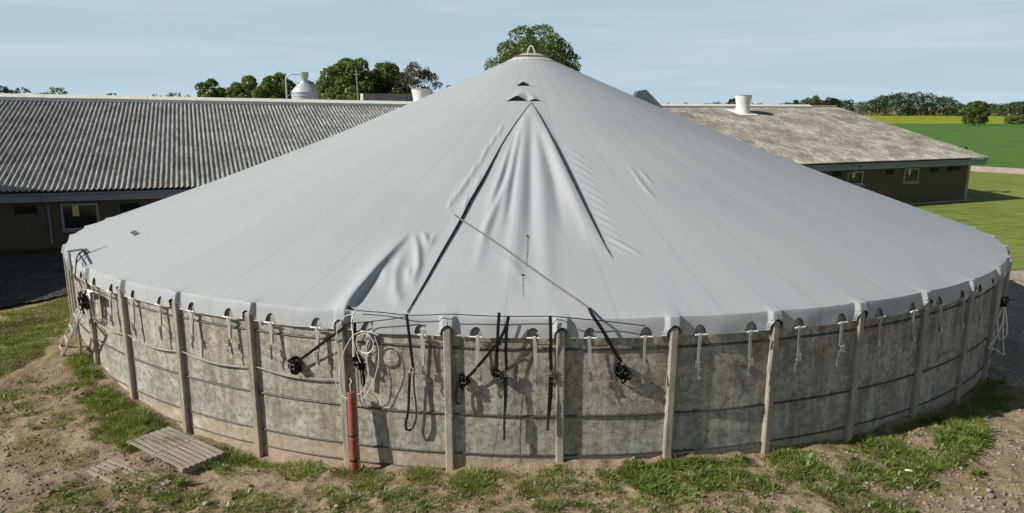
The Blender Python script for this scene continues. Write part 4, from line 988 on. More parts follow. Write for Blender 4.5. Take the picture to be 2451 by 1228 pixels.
# ------------------------------------------------------------------ barns
def ray_plane(x, y, p, n):
    d = ray(x, y); t = (np.array(p)-CAMP)@n/(d@n); return CAMP+d*t
class Barn:
    def __init__(s, name, label, b, a, L0, L1, wall_h, eave, over, W, ridge, pitch, amp, roofmat, gableover=.6):
        """b: wall base point, a: unit axis, x from L0 to L1 along it; eave/ridge heights above base"""
        s.b = np.array(b, float); s.a = np.array([a[0], a[1], 0.]); s.a /= np.linalg.norm(s.a); s.inn = np.array([-s.a[1], s.a[0], 0]); s.n = -s.inn
        s.root = empty(name, s.b, math.atan2(s.a[1], s.a[0])); tag(s.root, label, 'barn', 'long farm barns'); s.eave = eave; s.over = over; s.W = W; s.ridge = ridge; s.L0, s.L1 = L0, L1
        D = 2*(W-over)                                   # wall to wall depth
        sl = (ridge-eave)/W; s.sl = sl
        zw = eave+sl*over-.10; zr = ridge-.14
        V = [(L0, 0, -.5), (L1, 0, -.5), (L1, D, -.5), (L0, D, -.5), (L0, 0, zw), (L1, 0, zw), (L1, D, zw), (L0, D, zw), (L0, D/2, zr), (L1, D/2, zr)]
        F = [(0, 1, 5, 4), (2, 3, 7, 6), (1, 2, 6, 9, 5), (3, 0, 4, 8, 7)]
        s.wall = np_obj('wall', V, F, MAT['brick'], s.root)
        # corrugated roof, sheets lapped every 1.05 m up the slope
        x0, x1 = L0-gableover, L1+gableover; per = 8; nx = int((x1-x0)/pitch*per)+1; xs = np.linspace(x0, x1, nx)
        rows = max(2, int(round(math.hypot(W, ridge-eave)/1.05))); q = []
        for r in range(rows):
            q += [(r/rows, .018), ((r+1)/rows-.0006, 0.0)]
        q = np.array(q)
        def slope(side):
            XX, TT = np.meshgrid(xs, q[:, 0], indexing='ij'); ST = np.repeat(q[None, :, 1], nx, 0)
            jit = (vnoise(np.floor(XX/1.1), np.floor(TT*rows+.001), 4)-.5)*.012
            cz = amp*np.cos(2*PI*XX/pitch); nzv = 1/math.hypot(1, sl)
            Yv = (-over+TT*W) if side == 0 else (D+over-TT*W)
            Zv = eave+TT*(ridge-eave)+(cz+ST+jit)*nzv
            UV = np.stack([XX, TT*W], -1).reshape(-1, 2); return np.stack([XX, Yv, Zv], -1).reshape(-1, 3), UV
        Va, UVa = slope(0); Vb, UVb = slope(1); Fg = grid_faces(nx, len(q)); 
        s.roof = np_obj('roof', np.concatenate([Va, Vb]), np.concatenate([Fg, Fg[:, ::-1]+len(Va)]), MAT[roofmat], s.root, True, np.concatenate([UVa, UVb]))
        md = s.roof.modifiers.new('split', 'EDGE_SPLIT'); md.split_angle = math.radians(60)
        # verge boards
        for xx in (x0, x1):
            MB().bar((xx, -over, eave-.09), (xx, D/2, ridge-.09), .03, .16, (1, 0, 0)).build('verge_board', 'trim', s.root)
            MB().bar((xx, D+over, eave-.09), (xx, D/2, ridge-.09), .03, .16, (1, 0, 0)).build('verge_board', 'trim', s.root)
        # fascia, gutter
        MB().box(((x0+x1)/2, -over+.10, eave-.29), (x1-x0, .03, .34)).build('fascia', 'trim', s.root)
        MB().box(((x0+x1)/2, -over/2+.06, eave-.44), (x1-x0-.1, over-.1, .02)).build('soffit', 'trim', s.root)
        mb = MB(); P = [(x0, -over-.02, eave-.10), (x1-.1, -over-.02, eave-.10)]; n = 10
        prof = [(-.075*math.cos(PI*i/n), -.075*math.sin(PI*i/n)) for i in range(n+1)]+[(.068*math.cos(PI*i/n), -.066*math.sin(PI*i/n)) for i in range(n+1)]
        Vg = [(x, P[0][1]+p, P[0][2]+z) for x in (x0, x1-.1) for p, z in prof]; m_ = len(prof)
        mb.add(Vg, [(i, (i+1) % m_, m_+(i+1) % m_, m_+i) for i in range(m_)]+[tuple(range(m_)), tuple(range(2*m_-1, m_-1, -1))]); s.gutter = mb.build('gutter', 'trim', s.root)
        s.D = D
    def cap(s, x0, x1, wd=.42, mat='cap', lift=0.0):
        n = max(1, int((x1-x0)/2.4)); o = None; dz = wd*s.sl
        for i in range(n):
            a, b = x0+(x1-x0)*i/n, x0+(x1-x0)*(i+1)/n-.012; z = s.ridge+.085+lift+random.uniform(-.006, .006); y = s.D/2
            V = [(a, y-wd, z-dz), (b, y-wd, z-dz), (b, y-.06, z+.02), (a, y-.06, z+.02), (a, y+.06, z+.02), (b, y+.06, z+.02), (b, y+wd, z-dz), (a, y+wd, z-dz), (a, y-wd, z-dz-.07-lift), (b, y-wd, z-dz-.07-lift), (b, y+wd, z-dz-.07-lift), (a, y+wd, z-dz-.07-lift)]
            F = [(0, 1, 2, 3), (3, 2, 5, 4), (4, 5, 6, 7), (8, 9, 1, 0), (7, 6, 10, 11), (8, 0, 3, 4, 7, 11), (9, 10, 6, 5, 2, 1)]
            o = np_obj('ridge_cap', V, F, MAT[mat], s.roof)
    def local(s, p): d = np.array(p)-s.b; return np.array([d@s.a, d@s.inn, d[2]])
    def on_wall(s, x, y): return s.local(ray_plane(x, y, s.b, s.n))
    def on_roof(s, x, y):
        e = s.b+s.n*s.over+np.array([0, 0, s.eave]); up = s.inn*s.W+np.array([0, 0, s.ridge-s.eave]); nn = np.cross(s.a, up); nn /= np.linalg.norm(nn)
        return s.local(ray_plane(x, y, e, nn))
    def window(s, x0, y0, x1, y1, sill=True, bx=(.25, .5)):
        p, q = s.on_wall(x0, y0), s.on_wall(x1, y1); xa, xb = sorted((p[0], q[0])); zb, zt = sorted((p[2], q[2])); c = ((xa+xb)/2, (zb+zt)/2); wx, wz = xb-xa, zt-zb; f = .085
        mb = MB()
        mb.box((c[0], -.03, zt-f/2), (wx, .08, f)).box((c[0], -.03, zb+f/2), (wx, .08, f)).box((xa+f/2, -.03, c[1]), (f, .08, wz-2*f)).box((xb-f/2, -.03, c[1]), (f, .08, wz-2*f))
        fr = mb.build('window', 'frame', s.root, False, .006)
        MB().box((c[0], -.012, c[1]), (wx-2*f, .01, wz-2*f)).build('pane', 'pane', fr)
        MB().box((xa+f+(wx-2*f)*(bx[0]+bx[1])/2, -.0195, zt-f-(wz-2*f)*.24), ((wx-2*f)*(bx[1]-bx[0])*.8, .004, (wz-2*f)*.46)).build('pane_reflection', 'pane_reflection', fr)  # flat yellow strip on the pane stands in for a reflection
        if sill: MB().box((c[0], -.06, zb-.035), (wx+.14, .14, .06)).build('sill', 'trim', fr)
    def vent(s, x0, y0, x1, y1, div=False):
        p, q = s.on_wall(x0, y0), s.on_wall(x1, y1); xa, xb = sorted((p[0], q[0])); zb, zt = sorted((p[2], q[2])); mb = MB()
        mb.box(((xa+xb)/2, -.004, (zb+zt)/2), (xb-xa, .012, zt-zb))
        o = mb.build('vent', 'dark', s.root); mb = MB(); n = 4
        for i in range(n): mb.box(((xa+xb)/2, -.02, zb+(zt-zb)*(i+.5)/n), (xb-xa-.02, .02, .012))
        if div: mb.box(((xa+xb)/2+.15, -.025, (zb+zt)/2), (.05, .03, zt-zb))
        mb.build('vent_slat', 'darkslat', o)
    def downpipe(s, pts):
        mb = MB(); mb.tube(spline(pts, 5), .045, 10); mb.build('downpipe', 'trim', s.root, True)
    def chimney(s, p, h=1.35, r=.62):
        mb = MB(); z0 = p[2]-.25
        mb.lathe([(r*1.02, z0), (r*.86, z0+.3), (r*.80, z0+.25+h*.36), (r*.83, z0+.25+h*.37), (r*.83, z0+.25+h*.42), (r*.80, z0+.25+h*.43), (r*1.0, z0+.25+h*.985), (r*1.06, z0+.25+h*.99), (r*1.06, z0+.25+h), (r*.97, z0+.25+h), (r*.8, z0+.25+h*.5)], 28, (p[0], p[1], 0), True)
        ch = mb.build('chimney', 'chim', s.roof, True)
        V = [(p[0]-r*1.25, p[1]-r*1.5, p[2]-r*1.5*s.sl+.07), (p[0]+r*1.25, p[1]-r*1.5, p[2]-r*1.5*s.sl+.07), (p[0]+r*1.25, p[1]+r*1.3, p[2]+r*1.3*s.sl+.07), (p[0]-r*1.25, p[1]+r*1.3, p[2]+r*1.3*s.sl+.07)]; V += [(v[0], v[1], v[2]-.08) for v in V]
        np_obj('flashing', V, [(0, 1, 2, 3), (4, 5, 1, 0), (5, 6, 2, 1), (6, 7, 3, 2), (7, 4, 0, 3)], MAT['chim'], ch)
MAT['pane'] = simple('dark_window_pane', (.016, .02, .02), .08, 0, .3, 2, 0, .6); MAT['darkslat'] = simple('vent_slats', (.03, .03, .03), .7)
MAT['chim'] = simple('vent_stack_white', (.66, .66, .63), .6, 0, .1, 3)
# left barn: level line through the eave pixels, ridge at camera height
zg = .3; bL = at_z(100, 583, zg); aL = ray(5231, 300); aL = np.array([aL[0], aL[1]])/math.hypot(aL[0], aL[1]); nL = np.array([aL[1], -aL[0], 0]); OV = .55
e0 = ray_plane(0, 459.7, bL+nL*OV, nL)[2]; e1 = ray_plane(469, 447.6, bL+nL*OV, nL)[2]; eaveL = e0-.02-zg
ridL = 6.36-zg; WL = (ridL-eaveL)/math.tan(math.radians(15.5))
barn1 = Barn('barn', 'long low brick barn on the left under a grey corrugated roof with a cream ridge', bL, aL, -3.4, 24, 2.2, eaveL, OV, WL, ridL, .215, .043, 'roof_l')
barn1.root.rotation_euler.y = .0135
barn1.cap(-4.0, 24.6, .62, 'cap', .13)
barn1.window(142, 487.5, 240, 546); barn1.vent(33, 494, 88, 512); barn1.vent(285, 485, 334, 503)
pp = barn1.on_wall(117, 540); px_ = pp[0]
barn1.downpipe([(px_, -OV-.02, eaveL-.16), (px_, -OV+.02, eaveL-.42)]); barn1.downpipe([(px_+.05, -.08, eaveL-.62), (px_+.05, -.08, .0)])
# right barn
bR = at_z(2311, 481, 0); aR = np.array([.913, .409])
barn2 = Barn('barn', 'brick barn on the right under a bleached, mossy corrugated roof with a white vent stack', bR, aR, -22, 0, 2.4, 2.86, .5, 12.9, 6.06, .183, .033, 'roof_r', .95)
cx = barn2.local(ray_plane(1935, 258, bR+np.array([0, 0, 0])-np.array([aR[1], -aR[0], 0])*12.4, np.array([aR[1], -aR[0], 0])))[0]
barn2.cap(-22.9, cx, .5, 'cap', .06); barn2.cap(cx+.02, .95, .2, 'roof_r')
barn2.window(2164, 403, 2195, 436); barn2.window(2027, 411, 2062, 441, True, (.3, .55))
barn2.vent(2121, 407, 2139, 417); barn2.vent(2226, 401.5, 2243, 411); barn2.vent(2267, 399, 2299, 408, True); barn2.vent(1993, 411, 2013, 422)
q = barn2.on_wall(2026, 432); q2 = barn2.on_wall(2046, 402)
barn2.downpipe([(q2[0], -.52, 2.70), (q2[0]-.05, -.45, 2.5), (q[0], -.1, 2.1), (q[0], -.08, 1.9), (q[0], -.08, 0)])
MB().box((-.11, -.02, 1.2), (.22, .04, 2.9)).build('corner_board', 'polewood', barn2.root)
MB().box((-11, -.10, .02), (22.2, .2, .22)).build('plinth', 'gravel', barn2.root)
p = barn2.on_roof(1777, 270); barn2.chimney(p, 1.25, .60)
# stack on the far slope of the left barn
c1 = barn1.local(at_dist(1020, 240, 50)); barn1.chimney((c1[0], barn1.D/2+1.0, barn1.ridge-.25), 1.35, .72)
# unseen hall just outside the picture on the left, added to shade the yard
hr = empty('unseen_hall', (-22.4, 27.3, 0)); tag(hr, 'unseen hall added to shade the yard, outside the left edge of the picture', 'hall')
LXh, LYh, hE, hR = 10.0, 11.9, 5.2, 5.6
V = [(-LXh, -LYh, -.5), (0, -LYh, -.5), (0, 0, -.5), (-LXh, 0, -.5), (-LXh, -LYh, hE), (0, -LYh, hE), (0, 0, hE), (-LXh, 0, hE), (-LXh/2, -LYh, hR), (-LXh/2, 0, hR)]
np_obj('wall', V, [(1, 2, 6, 5), (3, 0, 4, 7), (0, 1, 5, 8, 4), (2, 3, 7, 9, 6)], MAT['plaster'], hr)
np_obj('roof', [(-LXh-.3, -LYh-.3, hE-.06), (.3, -LYh-.3, hE-.06), (.3, .3, hE-.06), (-LXh-.3, .3, hE-.06), (-LXh/2, -LYh-.3, hR+.06), (-LXh/2, .3, hR+.06)], [(1, 2, 5, 4), (3, 0, 4, 5)], MAT['roof_d'], hr)

# ------------------------------------------------------------------ silo, pole and shed behind the barn
ps = at_dist(731, 240, 62); sc = 62/FPX; zr_ = lambda y: 6+(ray(731, y)[2]/math.hypot(*ray(731, y)[:2]))*62
silo = empty('feed_silo', (ps[0], ps[1], 0)); tag(silo, 'grey sheet-metal feed silo with a conical top, rising behind the left barn', 'silo')
R = 29.5*sc; mb = MB(); mb.lathe([(R*.25, .4), (R, 2.2), (R, zr_(231)), (R*1.03, zr_(230.5)), (R*1.03, zr_(228.5)), (R, zr_(228)), (R, zr_(222)), (R*1.02, zr_(221)), (R*.98, zr_(219)), (R*.78, zr_(211)), (R*.52, zr_(203)), (R*.30, zr_(197)), (R*.28, zr_(194))], 32); body = mb.build('shell', 'galv', silo, True)
mb = MB(); mb.lathe([(R*.22, zr_(197)), (R*.24, zr_(191)), (R*.31, zr_(183)), (R*.33, zr_(176)), (R*.35, zr_(174)), (R*.36, zr_(173)), (.05, zr_(172.5))], 24); mb.build('filler_neck', 'galv', silo, True)
mb = MB()
for i in range(8):
    a = i*PI/4+.3; mb.bar((R*.97*math.cos(a), R*.97*math.sin(a), zr_(219.5)), (R*.33*math.cos(a), R*.33*math.sin(a), zr_(198)), .03, .03)
mb.build('roof_rib', 'galv', silo)
mb = MB(); mb.tube([np.array([-1.45, -.2, 0]), np.array([-1.45, -.2, zr_(192)])]+[np.array([-1.45+.55*(1-math.cos(q)), -.2, zr_(192)+.45*math.sin(q)]) for q in np.linspace(.2, PI/2, 7)]+[np.array([-.2, -.1, zr_(192)+.45])], .06, 10); mb.build('filling_pipe', 'galv', silo, True)
for i in range(4):
    a = PI/4+i*PI/2; MB().bar((R*.8*math.cos(a), R*.8*math.sin(a), 0), (R*.8*math.cos(a), R*.8*math.sin(a), 2.6), .1, .1).build('leg', 'galv', silo)
pp = at_dist(858, 240, 63); top = 6+(ray(858, 168)[2]/math.hypot(*ray(858, 168)[:2]))*63
pole = empty('utility_pole', (pp[0], pp[1], 0)); tag(pole, 'slim grey wooden pole standing in front of the big trees behind the left barn', 'pole')
MB().tube([(0, 0, -.3), (.05, 0, top*.5), (-.08, 0, top)], .07, 10, True, [.09, .075, .055]).build('shaft', 'polewood', pole, True); MB().box((-.08, 0, top-.35), (.5, .08, .08)).build('crossbar', 'polewood', pole)
sb = at_dist(868, 240, 60); sa = np.array([.985, .17]); shed = Barn('shed', 'small shed with a dark corrugated roof and white verge, behind the left barn ridge', np.array([sb[0], sb[1], 0]), sa, 0, 7.5, 2.2, 3.8, .3, 2.2, 7.02, .22, .02, 'roof_d', .12)
MB().bar((-.16, -.34, 3.72), (-.16, shed.D/2, 7.0), .04, .22, (1, 0, 0)).build('white_verge', 'white', shed.root); MB().bar((-.16, shed.D+.3, 3.72), (-.16, shed.D/2, 7.0), .04, .22, (1, 0, 0)).build('white_verge', 'white', shed.root)

# ------------------------------------------------------------------ trees
def leaf_quads(C, N, size, r):
    """C (n,3) centres, N outward normals; one folded leaf clump each -> V, F"""
    n = len(C); t = r.normal(size=(n, 3)); nn = N*.6+r.normal(size=(n, 3))*.75+np.array([0, 0, .25]); nn /= np.linalg.norm(nn, axis=1)[:, None]
    u = np.cross(nn, t); u /= np.linalg.norm(u, axis=1)[:, None]; v = np.cross(nn, u); s_ = size*r.uniform(.55, 1.25, (n, 1))
    V = np.stack([C-u*s_*.5, C-v*s_*.32+nn*s_*.1, C+u*s_*.5, C+v*s_*.32+nn*s_*.1], 1).reshape(-1, 3)
    return V, np.arange(n*4).reshape(-1, 4)
def crown_points(lobes, n, r, shell=.55):
    w_ = np.array([l[1][0]*l[1][1]+l[1][2]*l[1][0] for l in lobes]); w_ = w_/w_.sum(); cnt = r.multinomial(n, w_); C = []; N = []
    for (c, rad), m_ in zip(lobes, cnt):
        d = r.normal(size=(m_, 3)); d /= np.linalg.norm(d, axis=1)[:, None]; d[:, 2] = np.where((d[:, 2] < -.35) & (r.random(m_) < .7), -d[:, 2], d[:, 2])
        ns = vnoise(d[:, 0]*2.6+c[0]*3+9, d[:, 1]*2.6+d[:, 2]*2.2+c[1]*3, 5); rr = (shell+(1-shell)*r.random(m_)**.5)*(.78+.42*ns)+np.where(r.random(m_) < .05, r.random(m_)*.18, 0)
        C.append(np.array(c)+d*rr[:, None]*np.array(rad)); N.append(d)
    return np.concatenate(C), np.concatenate(N)
def tree(name, label, base, H, Wd, trunk_h, mat, nleaf, lsize, seed, nlobe=14, top=.5, cat='tree', group=None, loose=False):
    r = np.random.default_rng(seed); root = empty(name, base); tag(root, label, cat, group); ch = H-trunk_h; lobes = []
    a_, b_, zc_ = Wd/2, ch/2, trunk_h+ch/2
    nl = nlobe*2
    for i in range(nl):
        zz = 1-2*(i+.5)/nl; zz = zz if zz > -.75 else r.uniform(-.6, .4); ph = i*2.39996+seed; s_ = math.sqrt(max(0, 1-zz*zz))
        f = r.uniform(.20, .33)*(.8 if loose else 1); k = (1-f*.85)*r.uniform(.86, 1.10)
        lobes.append(((a_*k*s_*math.cos(ph), a_*k*s_*math.sin(ph), zc_+b_*k*zz), (a_*f*1.15, a_*f*1.15, min(a_, b_)*f)))
    if not loose: lobes.append(((0, 0, zc_), (a_*.62, a_*.62, b_*.62)))
    if trunk_h < .1*H:
        for i in range(9): lobes.append(((a_*.62*math.cos(i*.7+seed), a_*.62*math.sin(i*.7+seed), trunk_h+ch*.14), (a_*.32, a_*.32, ch*.15)))
    C, N = crown_points(lobes, nleaf, r, .35 if loose else .6); V, F = leaf_quads(C, N, lsize, r)
    np_obj('crown', V, F, MAT[mat], root)
    mb = MB(); tr = max(.1, Wd*.028); mb.tube([(0, 0, -.3), (tr*.4, 0, trunk_h*.6), (0, tr*.5, trunk_h+ch*.35), (0, 0, trunk_h+ch*.75)], tr, 9, True, [tr*1.4, tr, tr*.7, tr*.2])
    for (c, rad) in lobes[:min(nlobe, 9)]:
        s_ = trunk_h*.8+(c[2]-trunk_h)*.35; mb.tube([(0, 0, s_), (c[0]*.5, c[1]*.5, s_+(c[2]-s_)*.62), (c[0]*.95, c[1]*.95, c[2])], tr, 6, True, [tr*.5, tr*.32, tr*.1])
    mb.build('trunk', 'bark', root, True); return root
def px_tree(name, label, x, ytop, wpx, dist, mat, nleaf, lsize, seed, trunk=.22, zbase=0, **kw):
    b = at_dist(x, 300, dist); d = ray(x, ytop); H = 6+d[2]/math.hypot(d[0], d[1])*dist-zbase; Wd = wpx/FPX*dist
    if kw.pop('peek', dist < 120):     # only the part above the ridge was measured: widen to the full crown
        d2 = ray(x, 246); vis = H-(6+d2[2]/math.hypot(d2[0], d2[1])*dist); bb = H*(1-trunk)/2; q = max(.05, 1-vis/bb) if vis < bb else 0
        Wd = max(min(Wd/math.sqrt(1-q*q), H*1.05), H*(.72 if wpx < 60 else .5))
    return tree(name, label, (b[0], b[1], zbase), H, Wd, H*trunk, mat, nleaf, lsize, seed, **kw)
G = 'trees behind the barns'
px_tree('broadleaf_tree', 'large round dark green tree standing directly behind the tip of the tent cover', 1281, 61, 222, 74, 'leaf_oak', 46000, .235, 1, .14, nlobe=22, top=.62, group=G)
px_tree('broadleaf_tree', 'tallest broad green tree behind the left barn, just right of the silo', 838, 122, 142, 74, 'leaf_mid', 32000, .235, 2, .14, nlobe=18, top=.7, group=G)
px_tree('broadleaf_tree', 'dense dark green tree between the tallest tree and the thin bronze one', 928, 133, 118, 76, 'leaf_oak', 28000, .235, 3, .14, nlobe=16, top=.75, group=G)
px_tree('bronze_tree', 'thin-leaved bronze tree with sky showing through, left of the cover slope', 1002, 138, 112, 73, 'leaf_brown', 7000, .23, 4, .16, nlobe=18, top=.75, group=G, loose=True)
px_tree('round_shrub', 'small round clipped-looking shrub in front of the tall trees', 846, 196, 62, 66, 'leaf_oak', 3500, .24, 5, .1, nlobe=9, top=.8, group=G)
px_tree('broadleaf_tree', 'upright green tree immediately left of the silo', 668, 160, 78, 78, 'leaf_mid', 17000, .25, 6, .14, nlobe=13, top=.7, group=G)
px_tree('broadleaf_tree', 'rounded green tree, second to the left of the silo', 592, 176, 88, 80, 'leaf_mid', 17000, .25, 7, .14, nlobe=13, top=.8, group=G)
px_tree('broadleaf_tree', 'bushy tree with a ragged top, third to the left of the silo', 511, 186, 76, 80, 'leaf_oak', 15000, .25, 8, .14, nlobe=12, top=.75, group=G)
px_tree('bronze_tree', 'dark bronze tree half hidden behind the silo', 742, 180, 74, 82, 'leaf_brown', 4000, .30, 9, .14, nlobe=11, top=.75, group=G)
px_tree('small_tree', 'low wide green tree top peeping over the left ridge, beside a smaller dull one', 436, 217, 56, 92, 'leaf_oak', 2500, .32, 10, .2, nlobe=8, group=G)
px_tree('small_tree', 'dull small tree top peeping over the left ridge', 392, 221, 40, 92, 'leaf_brown', 1600, .32, 11, .2, nlobe=7, group=G)
px_tree('small_tree', 'tiny bright green tree top just showing over the cream ridge', 264, 222, 34, 96, 'leaf_mid', 1200, .32, 12, .2, nlobe=6, group=G)
px_tree('small_tree', 'small rounded tree top over the ridge near the left edge', 128, 210, 46, 96, 'leaf_oak', 2000, .34, 13, .2, nlobe=8, group=G)
px_tree('conifer', 'dark spreading conifer at the left edge of the picture', 8, 198, 84, 98, 'leaf_dark', 3200, .36, 14, .15, nlobe=12, group=G)
px_tree('small_tree', 'grey-green tree top right of the dark conifer at the left edge', 70, 209, 42, 104, 'leaf_dark', 1600, .36, 15, .15, nlobe=8, group=G)
px_tree('bronze_tree', 'sparse reddish treetop peeping over the left slope of the cover', 1090, 194, 60, 84, 'leaf_brown', 1100, .28, 16, .2, nlobe=8, group=G, loose=True)
px_tree('broadleaf_tree', 'lone dark tree standing where the green crop meets the yellow field', 2331, 240, 50, 300, 'leaf_oak', 12000, .52, 17, .06, nlobe=15, top=.75, group='trees out in the fields')
px_tree('field_bush', 'low olive bush in the yellow field near the right edge', 2436, 274, 52, 330, 'leaf_mid', 5000, .45, 18, .05, nlobe=8, top=.9, group='trees out in the fields')
GW = 'separate trees along the far wood'
px_tree('pale_tree', 'pale grey-green rounded tree in the far treeline', 1940, 230, 48, 560, 'leaf_pale', 2600, 1.5, 19, .05, nlobe=9, top=.8, group=GW)
px_tree('broadleaf_tree', 'dark tree in the far treeline just left of the white vent stack', 1752, 234, 30, 520, 'leaf_far', 1800, 1.4, 20, .08, nlobe=8, group=GW)
px_tree('broadleaf_tree', 'dark pointed pair of crowns right of the pale far tree', 1985, 233, 44, 580, 'leaf_dark', 2000, 1.5, 21, .06, nlobe=9, group=GW)
px_tree('broadleaf_tree', 'dull green rounded tree left of the pale far tree', 1906, 238, 36, 570, 'leaf_far', 1600, 1.5, 22, .06, nlobe=8, group=GW)
# plant tops showing beyond the right-hand verge
b = at_dist(2303, 380, 60); tree('sapling', 'thin leafy sapling poking up beyond the verge of the right barn', (b[0], b[1], 0), 3.5, 1.9, 1.2, 'leaf_mid', 260, .2, 23, 6, .7, 'sapling', None, True)
# far wood: one mass of crowns
def wood():
    r = np.random.default_rng(5); prof = [(-500, 246), (0, 247), (300, 250), (1150, 250), (1400, 251), (1585, 250), (1610, 247), (1680, 250), (1720, 243), (1790, 249), (1840, 247), (1890, 246), (1960, 243), (2000, 238), (2035, 236), (2060, 241), (2090, 232), (2130, 225), (2160, 221), (2200, 224), (2240, 228), (2265, 234), (2282, 247), (2310, 249), (2355, 247), (2390, 244), (2430, 241), (2451, 242), (2600, 238), (2900, 244)]
    xs = np.array([p[0] for p in prof]); ys = np.array([p[1] for p in prof]); lobes = []; x = -500
    while x < 2900:
        dist = r.uniform(600, 680); yt = np.interp(x, xs, ys)+r.uniform(-1.5, 5); d = ray(x, yt); zt = 6+d[2]/math.hypot(d[0], d[1])*dist; b = at_dist(x, 300, dist); rad = r.uniform(3.2, 6.5)
        z = zt-rad
        while z > -1:
            lobes.append(((b[0]+r.uniform(-2, 2), b[1]+r.uniform(-6, 6), z), (rad*r.uniform(.9, 1.3), rad*1.2, rad*r.uniform(.8, 1.1)))); z -= rad*r.uniform(.9, 1.5); rad *= r.uniform(.85, 1.15)
        x += r.uniform(7, 15) if 1550 < x < 2500 else r.uniform(16, 30)
    C, N = crown_points(lobes, 95000, r, .75); V, F = leaf_quads(C, N, 1.15, r); o = np_obj('far_wood', V, F, MAT['leaf_far']); tag(o, kind='stuff')
wood()

# ------------------------------------------------------------------ grass, weeds, pebbles
def blades(P, Hh, Wb, lean, r):
    """tapered bent blades: P (n,3) roots, heights, widths"""
    n = len(P); a = r.random(n)*2*PI; u = np.stack([np.cos(a), np.sin(a), np.zeros(n)], 1); b = r.random(n)*2*PI; L = np.stack([np.cos(b), np.sin(b), np.zeros(n)], 1)*(lean*r.uniform(.3, 1.2, n)*Hh)[:, None] if np.isscalar(lean) else lean
    Hh = np.asarray(Hh)[:, None]; Wb = np.asarray(Wb)[:, None]; up = np.array([[0, 0, 1.]])
    m1 = P+L*.35+up*Hh*.6; tp = P+L+up*Hh*.92
    V = np.stack([P-u*Wb*.5, P+u*Wb*.5, m1+u*Wb*.4, m1-u*Wb*.4, tp], 1).reshape(-1, 3); i = np.arange(n)*5
    F4 = np.stack([i, i+1, i+2, i+3], 1); F3 = np.stack([i+3, i+2, i+4, i+4], 1)
    return V, F4, np.stack([i+3, i+2, i+4], 1)
def blade_obj(name, parts, mat):
    V = []; F = []; b = 0
    for v, f4, f3 in parts: V.append(v); F.append((f4+b, f3+b)); b += len(v)
    V = np.concatenate(V); f4 = np.concatenate([f[0] for f in F]); f3 = np.concatenate([f[1] for f in F])
    me = bpy.data.meshes.new(name); me.vertices.add(len(V)); me.vertices.foreach_set('co', V.astype(np.float32).ravel()); nl = len(f4)*4+len(f3)*3
    me.loops.add(nl); me.loops.foreach_set('vertex_index', np.concatenate([f4.ravel(), f3.ravel()]).astype(np.int32)); me.polygons.add(len(f4)+len(f3))
    me.polygons.foreach_set('loop_start', np.concatenate([np.arange(0, len(f4)*4, 4), len(f4)*4+np.arange(0, len(f3)*3, 3)]).astype(np.int32)); me.update(calc_edges=True); me.validate(); me.materials.append(MAT[mat])
    o = bpy.data.objects.new(name, me); COL.objects.link(o); return tag(o, kind='stuff')
gr = np.random.default_rng(77); GRASS, DRY, WEED = [], [], []
def gpx(x, y):
    p = at_z(x, y, 0)
    for _ in range(5): p = at_z(x, y, float(ground_z(p[0], p[1])))
    return p[:2]
def tuft(x, y, rad, n, h, dry=0.0, weed=0):
    rr_ = rad*np.sqrt(gr.random(n)); a = gr.random(n)*2*PI; X_ = x+rr_*np.cos(a); Y_ = y+rr_*np.sin(a); keep = np.hypot(X_, Y_-TD) > 14.03; X_, Y_, rr_ = X_[keep], Y_[keep], rr_[keep]; n = len(X_)
    if n == 0: return
    P = np.stack([X_, Y_, ground_z(X_, Y_)-.01], 1); Hh = h*gr.uniform(.45, 1.15, n)*(1-.45*rr_/rad); out = np.stack([X_-x, Y_-y, np.zeros(n)], 1)/rad
    L = out*(Hh*.8)[:, None]+gr.normal(size=(n, 3))*np.array([1, 1, 0])*(Hh*.35)[:, None]
    nd = int(n*dry); 
    if n-nd > 0: GRASS.append(blades(P[nd:], Hh[nd:], gr.uniform(.006, .013, n-nd), L[nd:], gr))
    if nd > 0: DRY.append(blades(P[:nd], Hh[:nd]*.9, gr.uniform(.005, .010, nd), L[:nd], gr))
def weed(x, y, rad, n):
    if math.hypot(x, y-TD) < 14.05: return
    a = gr.random(n)*2*PI; z0 = float(ground_z(x, y)); el = gr.uniform(.15, 1.0, n); Ln = rad*gr.uniform(.6, 1.2, n)
    d = np.stack([np.cos(a)*np.cos(el), np.sin(a)*np.cos(el), np.sin(el)], 1); s_ = np.stack([-np.sin(a), np.cos(a), np.zeros(n)], 1); P0 = np.array([x, y, z0])+gr.normal(size=(n, 3))*np.array([rad*.25, rad*.25, .01]); wd = Ln*gr.uniform(.13, .24, n)
    mid = P0+d*(Ln*.55)[:, None]; tip = P0+d*Ln[:, None]-np.array([0, 0, 1])*(Ln*.22)[:, None]
    V = np.stack([P0-s_*(wd*.25)[:, None], P0+s_*(wd*.25)[:, None], mid+s_*wd[:, None]*.6, mid-s_*wd[:, None]*.6, tip], 1).reshape(-1, 3); i = np.arange(n)*5
    WEED.append((V, np.stack([i, i+1, i+2, i+3], 1), np.stack([i+3, i+2, i+4], 1)))
